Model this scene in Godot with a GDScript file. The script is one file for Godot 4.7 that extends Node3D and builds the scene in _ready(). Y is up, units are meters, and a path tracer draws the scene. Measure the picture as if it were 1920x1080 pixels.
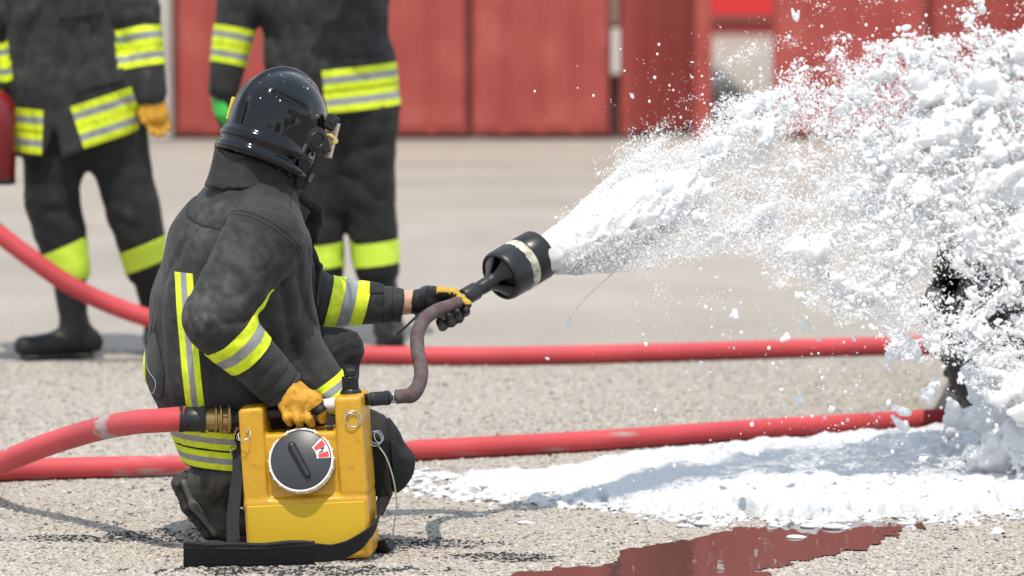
extends Node3D
# A foam drill on a sunlit yard: one firefighter crouches with a foam nozzle, two stand behind him.

var M := {}
var wrinkle: FastNoiseLite

func _ready() -> void:
	# ---- camera: a long lens at standing height, focused on the crouching firefighter
	var cam := Camera3D.new()
	cam.name = "camera"
	add_child(cam)
	cam.position = Vector3(0, 1.775, 11.11)
	cam.rotation_degrees = Vector3(-5.625, 0, 0)
	cam.fov = 7.7226
	cam.near = 0.1
	cam.far = 400.0
	var att := CameraAttributesPhysical.new()
	att.frustum_focal_length = 177.78
	att.frustum_focus_distance = 11.1
	att.exposure_aperture = 3.6
	cam.attributes = att
	cam.current = true
	# ---- sky and sun
	var env := Environment.new()
	env.background_mode = Environment.BG_SKY
	var sky := Sky.new()
	var sm := ProceduralSkyMaterial.new()
	sm.sky_top_color = Color(0.70, 0.76, 0.83)
	sm.sky_horizon_color = Color(0.93, 0.94, 0.94)
	sm.sky_curve = 0.16
	sm.ground_bottom_color = Color(0.5, 0.48, 0.45)
	sm.ground_horizon_color = Color(0.74, 0.76, 0.78)
	sm.sun_angle_max = 0.0
	sm.sky_energy_multiplier = 1.25
	sky.sky_material = sm
	env.sky = sky
	env.tonemap_mode = Environment.TONE_MAPPER_LINEAR
	env.tonemap_exposure = 1.22
	env.sdfgi_enabled = true
	env.ssao_enabled = true
	env.ssil_enabled = true
	var we := WorldEnvironment.new()
	we.name = "environment"
	we.environment = env
	add_child(we)
	var sun := DirectionalLight3D.new()
	sun.name = "sun"
	sun.light_energy = 1.15
	sun.light_color = Color(1.0, 0.965, 0.91)
	sun.light_angular_distance = 0.5
	sun.shadow_enabled = true
	add_child(sun)
	sun.look_at_from_position(Vector3.ZERO, Vector3(0.05, -0.74, -0.29), Vector3.UP)

	wrinkle = fnl(FastNoiseLite.TYPE_SIMPLEX_SMOOTH, 1.0, 11, 1)
	materials()
	var t0 := Time.get_ticks_msec()
	for step in [["ground", make_ground], ["buildings", make_buildings], ["treeline", make_treeline], ["hoses", make_hoses], ["canister", make_canister], ["nozzle", make_nozzle], ["crouching", make_crouching], ["standing", make_standing], ["foam", make_foam], ["spray", make_spray]]:
		step[1].call()
		print(step[0], " ", Time.get_ticks_msec() - t0, " ms")

func materials() -> void:
	# cloth: charcoal turnout fabric with rubbed, dusty patches
	var dust := fnl(FastNoiseLite.TYPE_SIMPLEX_SMOOTH, 0.006, 3, 5)
	var weave := fnl(FastNoiseLite.TYPE_CELLULAR, 0.11, 4, 1)
	var cloth := plain(Color.WHITE, 0.82, 0.0, 0.35)
	cloth.albedo_texture = ntex(dust, 1024, [[0.0, srgb(0.020, 0.0198, 0.0194)], [0.52, srgb(0.027, 0.0266, 0.026)], [0.68, srgb(0.034, 0.0335, 0.033)], [0.82, srgb(0.044, 0.043, 0.042)], [1.0, srgb(0.075, 0.074, 0.071)]])
	cloth.normal_enabled = true
	cloth.normal_texture = ntex(weave, 512, [], true, 3.0)
	cloth.normal_scale = 0.35
	cloth.rim_enabled = true
	cloth.rim = 0.12
	M.cloth = triplanar(cloth, 2.2)
	# the same cloth where chalky dust is rubbed into it: the vertex colour scales it between clean and dusty
	var worn: StandardMaterial3D = cloth.duplicate()
	worn.albedo_texture = ntex(dust, 1024, [[0.0, srgb(0.050, 0.0495, 0.0485)], [0.52, srgb(0.0675, 0.0665, 0.065)], [0.68, srgb(0.085, 0.084, 0.0825)], [0.82, srgb(0.105, 0.103, 0.10)], [1.0, srgb(0.17, 0.168, 0.162)]])
	worn.vertex_color_use_as_albedo = true
	M.cloth_worn = worn
	var trousers: StandardMaterial3D = cloth.duplicate()
	trousers.albedo_color = Color(0.8, 0.8, 0.8)
	M.trousers = trousers
	M.webbing = triplanar(plain(srgb(0.024, 0.024, 0.025), 0.85, 0.0, 0.3), 9.0)
	M.webbing.normal_enabled = true
	M.webbing.normal_texture = ntex(fnl(FastNoiseLite.TYPE_CELLULAR, 0.12, 8, 1), 256, [], true, 5.0)
	M.webbing.normal_scale = 0.7
	M.rubber = plain(srgb(0.014, 0.014, 0.015), 0.42, 0.0, 0.45)
	M.plastic = plain(srgb(0.013, 0.013, 0.014), 0.40, 0.0, 0.42)
	M.plastic.roughness_texture = ntex(dust, 256, [[0.3, Color(0.8, 0.8, 0.8)], [0.75, Color(1, 1, 1)]])
	M.plastic = triplanar(M.plastic, 6.0)
	M.gloss = plain(srgb(0.0035, 0.0038, 0.005), 0.09, 0.0, 0.40)
	M.gloss.clearcoat_enabled = true
	M.gloss.clearcoat = 0.12
	M.gloss.clearcoat_roughness = 0.05
	var hv := plain(Color.WHITE, 0.6, 0.0, 0.4)
	hv.albedo_texture = ntex(fnl(FastNoiseLite.TYPE_SIMPLEX_SMOOTH, 0.01, 21, 4), 512, [[0.15, srgb(0.46, 0.55, 0.02)], [0.45, srgb(0.64, 0.77, 0.016)], [0.65, srgb(0.68, 0.80, 0.02)], [0.85, srgb(0.55, 0.60, 0.06)]])
	hv.normal_enabled = true
	hv.normal_texture = ntex(weave, 512, [], true, 3.0)
	hv.normal_scale = 0.2
	M.yellow_tape = triplanar(hv, 5.0)
	var sv := plain(Color.WHITE, 0.48, 0.15, 0.5)
	sv.albedo_texture = ntex(fnl(FastNoiseLite.TYPE_SIMPLEX_SMOOTH, 0.01, 22, 4), 512, [[0.2, srgb(0.22, 0.23, 0.23)], [0.6, srgb(0.30, 0.31, 0.31)], [0.85, srgb(0.24, 0.24, 0.23)]])
	M.silver_tape = triplanar(sv, 5.0)
	var lea := plain(Color.WHITE, 0.62, 0.0, 0.4)
	lea.albedo_texture = ntex(fnl(FastNoiseLite.TYPE_SIMPLEX_SMOOTH, 0.012, 31, 5), 512, [[0.15, srgb(0.30, 0.135, 0.012)], [0.45, srgb(0.50, 0.245, 0.018)], [0.8, srgb(0.58, 0.30, 0.028)]])
	lea.normal_enabled = true
	lea.normal_texture = ntex(fnl(FastNoiseLite.TYPE_CELLULAR, 0.05, 32, 2), 512, [], true, 2.0)
	lea.normal_scale = 0.3
	M.leather = triplanar(lea, 6.0)
	M.glove_black = plain(srgb(0.014, 0.014, 0.014), 0.55, 0.0, 0.4)
	M.boot = plain(Color.WHITE, 0.55, 0.0, 0.4)
	M.boot.albedo_texture = ntex(dust, 512, [[0.2, srgb(0.022, 0.0215, 0.019)], [0.5, srgb(0.038, 0.037, 0.032)], [0.75, srgb(0.085, 0.082, 0.072)]])
	M.boot = triplanar(M.boot, 3.0)
	M.boot_black = triplanar(plain(srgb(0.014, 0.014, 0.013), 0.5, 0.0, 0.4), 3.0)
	M.midsole = plain(srgb(0.085, 0.083, 0.077), 0.75)
	M.sole = plain(srgb(0.018, 0.017, 0.015), 0.7)
	M.skin = plain(srgb(0.52, 0.28, 0.19), 0.5, 0.0, 0.4)
	M.skin.subsurf_scatter_enabled = true
	M.skin.subsurf_scatter_strength = 0.12
	# plastics and metals of the canister
	var tank := plain(Color.WHITE, 0.42, 0.0, 0.5)
	tank.albedo_texture = ntex(fnl(FastNoiseLite.TYPE_SIMPLEX_SMOOTH, 0.009, 41, 5), 1024, [[0.04, srgb(0.33, 0.17, 0.02)], [0.2, srgb(0.52, 0.272, 0.014)], [0.6, srgb(0.57, 0.305, 0.014)], [0.9, srgb(0.53, 0.29, 0.03)]])
	tank.roughness_texture = ntex(dust, 256, [[0.3, Color(0.75, 0.75, 0.75)], [0.75, Color(1, 1, 1)]])
	M.tank = triplanar(tank, 3.0)
	M.tank_label = triplanar(plain(srgb(0.575, 0.365, 0.02), 0.5, 0.0, 0.4), 3.0)
	M.white_plastic = plain(srgb(0.70, 0.68, 0.63), 0.5)
	M.cap_black = plain(srgb(0.030, 0.032, 0.036), 0.4)
	M.red_print = plain(srgb(0.60, 0.04, 0.035), 0.5)
	M.brass = plain(srgb(0.42, 0.28, 0.11), 0.32, 0.85)
	M.steel = plain(srgb(0.55, 0.55, 0.55), 0.28, 0.95)
	M.grey_hose = plain(Color.WHITE, 0.75, 0.0, 0.3)
	M.grey_hose.albedo_texture = ntex(fnl(FastNoiseLite.TYPE_SIMPLEX_SMOOTH, 0.012, 51, 4), 512, [[0.2, srgb(0.075, 0.038, 0.042)], [0.5, srgb(0.098, 0.075, 0.074)], [0.8, srgb(0.12, 0.10, 0.095)]])
	M.grey_hose = triplanar(M.grey_hose, 4.0)
	M.tape_band = plain(Color.WHITE, 0.7)
	M.tape_band.albedo_texture = ntex(fnl(FastNoiseLite.TYPE_SIMPLEX_SMOOTH, 0.02, 52, 4), 256, [[0.25, srgb(0.15, 0.14, 0.10)], [0.5, srgb(0.45, 0.42, 0.33)], [0.8, srgb(0.52, 0.50, 0.42)]])
	M.tape_band = triplanar(M.tape_band, 6.0)
	# foam
	M.foam = plain(srgb(0.82, 0.824, 0.83), 0.55, 0.0, 0.35)
	M.foam.backlight_enabled = true
	M.foam.backlight = Color(0.9, 0.9, 0.9)
	M.mist = plain(srgb(0.93, 0.932, 0.936), 0.5, 0.0, 0.35)
	M.mist.backlight_enabled = true
	M.mist.backlight = Color(0.97, 0.97, 0.97)
	M.lather = plain(srgb(0.53, 0.534, 0.542), 0.45, 0.0, 0.35)
	M.lather.backlight_enabled = true
	M.lather.backlight = Color(0.25, 0.25, 0.25)
	M.lather.normal_enabled = true
	M.lather.normal_texture = ntex(fnl(FastNoiseLite.TYPE_CELLULAR, 0.06, 57, 2), 512, [], true, 7.0)
	M.lather.normal_scale = 0.8
	triplanar(M.lather, 3.0)
	# red fire hose: ribbed weave, scuffed to white where the vertex colour says so
	var hose := plain(Color.WHITE, 0.55, 0.0, 0.4)
	hose.vertex_color_use_as_albedo = true
	var w := Image.create(64, 64, false, Image.FORMAT_RGB8)
	for y in 64:
		for x in 64:
			var q := fposmod(float(x + y) / 8.0, 1.0)
			var k := fposmod(float(x - y) / 8.0, 1.0)
			var hgt := 0.75 + 0.25 * absf(sin(q * PI)) * (0.6 + 0.4 * absf(sin(k * PI)))
			w.set_pixel(x, y, Color(hgt, hgt, hgt))
	hose.albedo_texture = ImageTexture.create_from_image(w)
	var wn := w.duplicate()
	wn.bump_map_to_normal_map(3.0)
	hose.normal_enabled = true
	hose.normal_texture = ImageTexture.create_from_image(wn)
	hose.normal_scale = 0.8
	hose.uv1_scale = Vector3(4, 20, 1)
	M.hose = hose


# ---------------------------------------------------------------- helpers
var taken := {}

func numbered(called: String) -> String:
	var n: int = taken.get(called, 0)
	taken[called] = n + 1
	return called if n == 0 else "%s_%03d" % [called, n]

func thing(called: String, label: String, category: String, at := Vector3.ZERO, group := "") -> Node3D:
	var o := Node3D.new()
	o.name = numbered(called)
	add_child(o)
	o.position = at
	tag(o, label, category, group)
	return o

func tag(o: Node, label: String, category: String, group := "", kind := "") -> void:
	if label != "":
		o.set_meta("label", label)
	if category != "":
		o.set_meta("category", category)
	if group != "":
		o.set_meta("group", group)
	if kind != "":
		o.set_meta("kind", kind)

# a mesh is kept as {v, n, i, c, uv} until it is committed
func blank() -> Dictionary:
	return {"v": PackedVector3Array(), "n": PackedVector3Array(), "i": PackedInt32Array(), "c": PackedColorArray(), "uv": PackedVector2Array()}

func to_mesh(md: Dictionary) -> ArrayMesh:
	var a := []
	a.resize(Mesh.ARRAY_MAX)
	a[Mesh.ARRAY_VERTEX] = md.v
	a[Mesh.ARRAY_NORMAL] = md.n
	a[Mesh.ARRAY_INDEX] = md.i
	if md.c.size() == md.v.size():
		a[Mesh.ARRAY_COLOR] = md.c
	if md.uv.size() == md.v.size():
		a[Mesh.ARRAY_TEX_UV] = md.uv
	var m := ArrayMesh.new()
	m.add_surface_from_arrays(Mesh.PRIMITIVE_TRIANGLES, a)
	return m

func put(md, called: String, material: Material, parent: Node) -> MeshInstance3D:
	var o := MeshInstance3D.new()
	o.name = called if parent != self else numbered(called)
	o.mesh = to_mesh(md) if md is Dictionary else md
	o.material_override = material
	parent.add_child(o, true)
	# meshes are written in world metres; a part under a moved base is shifted back
	if parent is Node3D and parent != self:
		o.position = -base_of(parent)
	return o

func base_of(n: Node) -> Vector3:
	var p := Vector3.ZERO
	while n != self and n is Node3D:
		p += n.position
		n = n.get_parent()
	return p

func quad_normals(md: Dictionary) -> void:
	var v: PackedVector3Array = md.v
	var idx: PackedInt32Array = md.i
	var n := PackedVector3Array()
	n.resize(v.size())
	for t in range(0, idx.size(), 3):
		var a := idx[t]
		var b := idx[t + 1]
		var c := idx[t + 2]
		var f := (v[c] - v[a]).cross(v[b] - v[a])
		n[a] += f
		n[b] += f
		n[c] += f
	for k in n.size():
		n[k] = n[k].normalized()
	md.n = n

func join(into: Dictionary, md: Dictionary) -> void:
	var off: int = into.v.size()
	into.v.append_array(md.v)
	into.n.append_array(md.n)
	if md.c.size() > 0:
		into.c.append_array(md.c)
	if md.uv.size() > 0:
		into.uv.append_array(md.uv)
	var idx: PackedInt32Array = md.i
	for k in idx.size():
		into.i.append(idx[k] + off)

func moved(md: Dictionary, x: Transform3D) -> Dictionary:
	var r := md.duplicate()
	var v: PackedVector3Array = md.v
	r.v = x * v
	var nn := PackedVector3Array()
	nn.resize(v.size())
	for k in v.size():
		nn[k] = (x.basis * md.n[k]).normalized()
	r.n = nn
	return r

func tinted(md: Dictionary, f: Callable) -> Dictionary:
	var c := PackedColorArray()
	c.resize(md.v.size())
	for k in md.v.size():
		c[k] = f.call(md.v[k])
	md.c = c
	return md

# ---- signed distance field of tapered, optionally flattened capsules, smoothly joined
class Field:
	var n := 0
	var A := PackedVector3Array()
	var BA := PackedVector3Array()
	var IB := PackedFloat32Array()
	var RA := PackedFloat32Array()
	var DR := PackedFloat32Array()
	var K := PackedFloat32Array()
	var N := PackedVector3Array()
	var FL := PackedFloat32Array()
	var extra: Array[Callable] = []      # f(p, d) -> d : cuts and additions
	var folds: Array = []                # [centre, direction / wavelength, amplitude, 1 / radius^2]
	var noise: FastNoiseLite = null
	var amp := 0.0
	var stretch := Vector3.ONE
	var lo := Vector3.ONE * 1e9
	var hi := Vector3.ONE * -1e9
	var last := Vector3.ZERO
	var last_r := 0.0

	func cap(a: Vector3, b: Vector3, ra: float, rb: float, k := 0.02, axis := Vector3.ZERO, flat := 1.0) -> Field:
		A.append(a)
		BA.append(b - a)
		IB.append(1.0 / maxf((b - a).length_squared(), 1e-9))
		RA.append(ra)
		DR.append(rb - ra)
		K.append(k)
		N.append(axis)
		FL.append(flat - 1.0)
		var r := maxf(ra, rb) / minf(flat, 1.0) + 0.03
		var rr := Vector3(r, r, r)
		lo = lo.min(a - rr).min(b - rr)
		hi = hi.max(a + rr).max(b + rr)
		last = b
		last_r = rb
		n += 1
		return self

	func to(b: Vector3, rb: float, k := 0.015) -> Field:
		return cap(last, b, last_r, rb, k)

	func fold(c: Vector3, dir: Vector3, wavelength: float, a: float, radius: float) -> Field:
		folds.append([c, dir.normalized() * TAU / wavelength, a, 1.0 / (radius * radius)])
		return self

	func d(p: Vector3) -> float:
		var v := 1e3
		for i in n:
			var pa := p - A[i]
			var ba := BA[i]
			var h := clampf(pa.dot(ba) * IB[i], 0.0, 1.0)
			var q := pa - ba * h
			var fl := FL[i]
			if fl != 0.0:
				var ax := N[i]
				q += ax * (q.dot(ax) * fl)
			var e := q.length() - (RA[i] + DR[i] * h)
			var k := K[i]
			var g := k - absf(v - e)
			v = minf(v, e)
			if g > 0.0:
				v -= g * g * 0.25 / k
		if v < 0.06 and v > -0.06:
			if noise:
				var w := noise.get_noise_3dv(p * stretch)
				var w2 := noise.get_noise_3dv(p.rotated(Vector3.UP, 1.0) * stretch * 0.45 + Vector3(7, 3, 1))
				# long narrow creases along the zero lines, soft swells between them
				v += amp * (1.0 * exp(-w * w * 90.0) - 0.2 - 1.1 * w2)
			for f in folds:
				var r: Vector3 = p - f[0]
				var fall := r.length_squared() * float(f[3])
				if fall < 3.0:
					var ph: float = r.dot(f[1])
					if noise:
						ph += 3.5 * noise.get_noise_3dv(p * stretch * 0.6)
					var s := sin(ph)
					v -= float(f[2]) * exp(-fall) * (1.8 * sqrt(absf(sin(ph * 0.5))) - 1.15)
		for x in extra:
			v = x.call(p, v)
		return v

# ---- surface nets: one vertex in each cell that the surface crosses, one quad round each crossed edge
func net(field, cell: float, lo: Vector3, hi: Vector3, slack := 0.0) -> Dictionary:
	var B := 5
	var nb := Vector3i(((hi - lo) / (cell * B)).ceil())
	var nx := nb.x * B + 1
	var ny := nb.y * B + 1
	var nz := nb.z * B + 1
	var sy := nx
	var sz := nx * ny
	var val := PackedFloat32Array()
	val.resize(nx * ny * nz)
	val.fill(1e6)
	var reach := cell * B * 0.5 * 1.75 + cell + slack
	var blocks: Array[Vector3i] = []
	for bz in nb.z:
		for by in nb.y:
			for bx in nb.x:
				var c := lo + (Vector3(bx, by, bz) + Vector3(0.5, 0.5, 0.5)) * (cell * B)
				if absf(field.d(c)) < reach:
					blocks.append(Vector3i(bx, by, bz))
	for b in blocks:
		for z in range(b.z * B, b.z * B + B + 1):
			for y in range(b.y * B, b.y * B + B + 1):
				var at := b.x * B + y * sy + z * sz
				for x in B + 1:
					if val[at + x] > 1e5:
						val[at + x] = field.d(lo + Vector3(b.x * B + x, y, z) * cell)
	var md := blank()
	var v := PackedVector3Array()
	var idx := PackedInt32Array()
	var cellv := PackedInt32Array()
	cellv.resize(nx * ny * nz)
	cellv.fill(-1)
	var live := PackedInt32Array()
	for b in blocks:
		for z in range(b.z * B, b.z * B + B):
			for y in range(b.y * B, b.y * B + B):
				for x in range(b.x * B, b.x * B + B):
					var o := x + y * sy + z * sz
					var c0 := val[o]
					var c1 := val[o + 1]
					var c2 := val[o + sy]
					var c3 := val[o + sy + 1]
					var c4 := val[o + sz]
					var c5 := val[o + sz + 1]
					var c6 := val[o + sz + sy]
					var c7 := val[o + sz + sy + 1]
					var neg := int(c0 < 0) + int(c1 < 0) + int(c2 < 0) + int(c3 < 0) + int(c4 < 0) + int(c5 < 0) + int(c6 < 0) + int(c7 < 0)
					if neg == 0 or neg == 8:
						continue
					var sum := Vector3.ZERO
					var cnt := 0
					if (c0 < 0) != (c1 < 0):
						sum += Vector3(c0 / (c0 - c1), 0, 0); cnt += 1
					if (c2 < 0) != (c3 < 0):
						sum += Vector3(c2 / (c2 - c3), 1, 0); cnt += 1
					if (c4 < 0) != (c5 < 0):
						sum += Vector3(c4 / (c4 - c5), 0, 1); cnt += 1
					if (c6 < 0) != (c7 < 0):
						sum += Vector3(c6 / (c6 - c7), 1, 1); cnt += 1
					if (c0 < 0) != (c2 < 0):
						sum += Vector3(0, c0 / (c0 - c2), 0); cnt += 1
					if (c1 < 0) != (c3 < 0):
						sum += Vector3(1, c1 / (c1 - c3), 0); cnt += 1
					if (c4 < 0) != (c6 < 0):
						sum += Vector3(0, c4 / (c4 - c6), 1); cnt += 1
					if (c5 < 0) != (c7 < 0):
						sum += Vector3(1, c5 / (c5 - c7), 1); cnt += 1
					if (c0 < 0) != (c4 < 0):
						sum += Vector3(0, 0, c0 / (c0 - c4)); cnt += 1
					if (c1 < 0) != (c5 < 0):
						sum += Vector3(1, 0, c1 / (c1 - c5)); cnt += 1
					if (c2 < 0) != (c6 < 0):
						sum += Vector3(0, 1, c2 / (c2 - c6)); cnt += 1
					if (c3 < 0) != (c7 < 0):
						sum += Vector3(1, 1, c3 / (c3 - c7)); cnt += 1
					cellv[o] = v.size()
					live.append(o)
					v.append(lo + (Vector3(x, y, z) + sum / cnt) * cell)
	for o in live:
		var s0 := val[o] < 0
		# edge along x, shared by the cells at -y, -z
		if s0 != (val[o + 1] < 0) and o >= sy + sz:
			quad(idx, cellv[o], cellv[o - sy], cellv[o - sy - sz], cellv[o - sz], s0)
		if s0 != (val[o + sy] < 0) and o >= 1 + sz:
			quad(idx, cellv[o], cellv[o - sz], cellv[o - 1 - sz], cellv[o - 1], s0)
		if s0 != (val[o + sz] < 0) and o >= 1 + sy:
			quad(idx, cellv[o], cellv[o - 1], cellv[o - 1 - sy], cellv[o - sy], s0)
	md.v = v
	md.i = idx
	quad_normals(md)
	return md

func quad(idx: PackedInt32Array, a: int, b: int, c: int, d: int, flip: bool) -> void:
	if a < 0 or b < 0 or c < 0 or d < 0:
		return
	if flip:
		idx.append_array([a, c, b, a, d, c])
	else:
		idx.append_array([a, b, c, a, c, d])

func netf(f: Field, cell: float, slack := 0.0) -> Dictionary:
	return net(f, cell, f.lo, f.hi, slack)

# ---- a strip of tape sewn on a surface: the triangles between pairs of planes, lifted off the cloth
func tape(md: Dictionary, planes: Array, lift: float, keep = null) -> Dictionary:
	var out := blank()
	var v: PackedVector3Array = md.v
	var n: PackedVector3Array = md.n
	var idx: PackedInt32Array = md.i
	var seen := {}
	var ov := PackedVector3Array()
	var on := PackedVector3Array()
	var oi := PackedInt32Array()
	for t in range(0, idx.size(), 3):
		var pv := [v[idx[t]], v[idx[t + 1]], v[idx[t + 2]]]
		var outside := false
		for pl in planes:
			var m: Vector3 = pl[0]
			var w: float = pl[1]
			if m.dot(pv[0]) < w and m.dot(pv[1]) < w and m.dot(pv[2]) < w:
				outside = true
				break
		if outside:
			continue
		if keep != null and not keep.call(pv[0], n[idx[t]]):
			continue
		var poly := []
		for k in 3:
			poly.append([pv[k], n[idx[t + k]]])
		for pl in planes:
			var m: Vector3 = pl[0]
			var w: float = pl[1]
			var nxt := []
			for k in poly.size():
				var a = poly[k]
				var b = poly[(k + 1) % poly.size()]
				var da: float = m.dot(a[0]) - w
				var db: float = m.dot(b[0]) - w
				if da >= 0:
					nxt.append(a)
				if (da >= 0) != (db >= 0):
					var h := da / (da - db)
					nxt.append([a[0].lerp(b[0], h), a[1].lerp(b[1], h)])
			poly = nxt
			if poly.size() < 3:
				break
		if poly.size() < 3:
			continue
		var ids := []
		for q in poly:
			var key := Vector3i((q[0] * 20000.0).round())
			if not seen.has(key):
				seen[key] = ov.size()
				ov.append(q[0] + q[1] * lift)
				on.append(q[1].normalized())
			ids.append(seen[key])
		for k in range(1, ids.size() - 1):
			oi.append_array([ids[0], ids[k], ids[k + 1]])
	# close the edges down to the cloth, so the tape has a thickness
	var edges := {}
	for t in range(0, oi.size(), 3):
		for k in 3:
			var a := oi[t + k]
			var b := oi[t + (k + 1) % 3]
			if edges.has(Vector2i(b, a)):
				edges.erase(Vector2i(b, a))
			else:
				edges[Vector2i(a, b)] = true
	for e in edges:
		var s := ov.size()
		var a: int = e.x
		var b: int = e.y
		var side: Vector3 = (on[a]).cross(ov[b] - ov[a]).normalized()
		ov.append_array([ov[a], ov[b], ov[b] - on[b] * (lift + 0.002), ov[a] - on[a] * (lift + 0.002)])
		on.append_array([side, side, side, side])
		oi.append_array([s, s + 2, s + 1, s, s + 3, s + 2])
	out.v = ov
	out.n = on
	out.i = oi
	return out

func slab(dir: Vector3, at: Vector3, a: float, b: float) -> Array:
	var m := dir.normalized()
	var w := m.dot(at)
	return [[m, w + a], [-m, -(w + b)]]

# ---- tubes, lathes, boxes, ribbons
func smooth_path(pts: Array, per: int) -> PackedVector3Array:
	var out := PackedVector3Array()
	for k in pts.size() - 1:
		var p0: Vector3 = pts[maxi(k - 1, 0)]
		var p1: Vector3 = pts[k]
		var p2: Vector3 = pts[k + 1]
		var p3: Vector3 = pts[mini(k + 2, pts.size() - 1)]
		for j in per:
			out.append(p1.cubic_interpolate(p2, p0, p3, float(j) / per))
	out.append(pts[-1])
	return out

func tube(path: PackedVector3Array, radius, seg := 16, caps := true) -> Dictionary:
	var md := blank()
	var v := PackedVector3Array()
	var nn := PackedVector3Array()
	var uv := PackedVector2Array()
	var idx := PackedInt32Array()
	var side := Vector3.ZERO
	var run := 0.0
	for k in path.size():
		var t: Vector3 = (path[mini(k + 1, path.size() - 1)] - path[maxi(k - 1, 0)]).normalized()
		if side == Vector3.ZERO:
			side = t.cross(Vector3.UP if absf(t.y) < 0.9 else Vector3.RIGHT).normalized()
		side = (side - t * side.dot(t)).normalized()
		var up := side.cross(t)
		var r: float = radius.call(run, k) if radius is Callable else float(radius)
		if k > 0:
			run += path[k].distance_to(path[k - 1])
		for j in seg + 1:
			var a := TAU * j / seg
			var n := side * cos(a) + up * sin(a)
			v.append(path[k] + n * r)
			nn.append(n)
			uv.append(Vector2(float(j) / seg, run))
	for k in path.size() - 1:
		for j in seg:
			var a := k * (seg + 1) + j
			idx.append_array([a, a + 1, a + seg + 1, a + 1, a + seg + 2, a + seg + 1])
	if caps:
		for e in [0, path.size() - 1]:
			var c := v.size()
			var n: Vector3 = (path[0] - path[1]).normalized() if e == 0 else (path[-1] - path[-2]).normalized()
			v.append(path[e])
			nn.append(n)
			uv.append(Vector2.ZERO)
			for j in seg + 1:
				v.append(v[e * (seg + 1) + j])
				nn.append(n)
				uv.append(Vector2.ZERO)
			for j in seg:
				if e == 0:
					idx.append_array([c, c + 2 + j, c + 1 + j])
				else:
					idx.append_array([c, c + 1 + j, c + 2 + j])
	md.v = v
	md.n = nn
	md.i = idx
	md.uv = uv
	return md

func bar(a: Vector3, b: Vector3, ra: float, rb := -1.0, seg := 16) -> Dictionary:
	var r2 := ra if rb < 0 else rb
	return lathe([Vector2(0, 0), Vector2(ra, 0), Vector2(r2, a.distance_to(b)), Vector2(0, a.distance_to(b))], along(a, b), seg)

func along(a: Vector3, b: Vector3, up := Vector3.UP) -> Transform3D:
	# y runs from a to b
	var y := (b - a).normalized()
	var x := y.cross(up)
	if x.length() < 0.01:
		x = y.cross(Vector3.FORWARD)
	x = x.normalized()
	return Transform3D(Basis(x, y, x.cross(y)), a)

# profile points (radius, height) with hard edges where a point is repeated or the turn is sharp
func lathe(profile: Array, x := Transform3D.IDENTITY, seg := 32, from := 0.0, to := TAU) -> Dictionary:
	var md := blank()
	var v := PackedVector3Array()
	var nn := PackedVector3Array()
	var idx := PackedInt32Array()
	var uv := PackedVector2Array()
	for k in profile.size() - 1:
		var p: Vector2 = profile[k]
		var q: Vector2 = profile[k + 1]
		var d := q - p
		if d.length() < 1e-6:
			continue
		var fn := Vector2(d.y, -d.x).normalized()
		var n0 := fn
		var n1 := fn
		if k > 0:
			var e: Vector2 = p - profile[k - 1]
			if e.length() > 1e-6 and absf(e.angle_to(d)) < 0.7:
				n0 = (fn + Vector2(e.y, -e.x).normalized()).normalized()
		if k < profile.size() - 2:
			var e: Vector2 = profile[k + 2] - q
			if e.length() > 1e-6 and absf(d.angle_to(e)) < 0.7:
				n1 = (fn + Vector2(e.y, -e.x).normalized()).normalized()
		var s := v.size()
		for j in seg + 1:
			var a := lerpf(from, to, float(j) / seg)
			var ca := cos(a)
			var sa := sin(a)
			v.append(Vector3(p.x * ca, p.y, p.x * sa))
			v.append(Vector3(q.x * ca, q.y, q.x * sa))
			nn.append(Vector3(n0.x * ca, n0.y, n0.x * sa))
			nn.append(Vector3(n1.x * ca, n1.y, n1.x * sa))
			uv.append(Vector2(float(j) / seg, p.y))
			uv.append(Vector2(float(j) / seg, q.y))
		for j in seg:
			var a := s + j * 2
			idx.append_array([a, a + 2, a + 1, a + 1, a + 2, a + 3])
	md.v = v
	md.n = nn
	md.i = idx
	md.uv = uv
	return moved(md, x)

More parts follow.
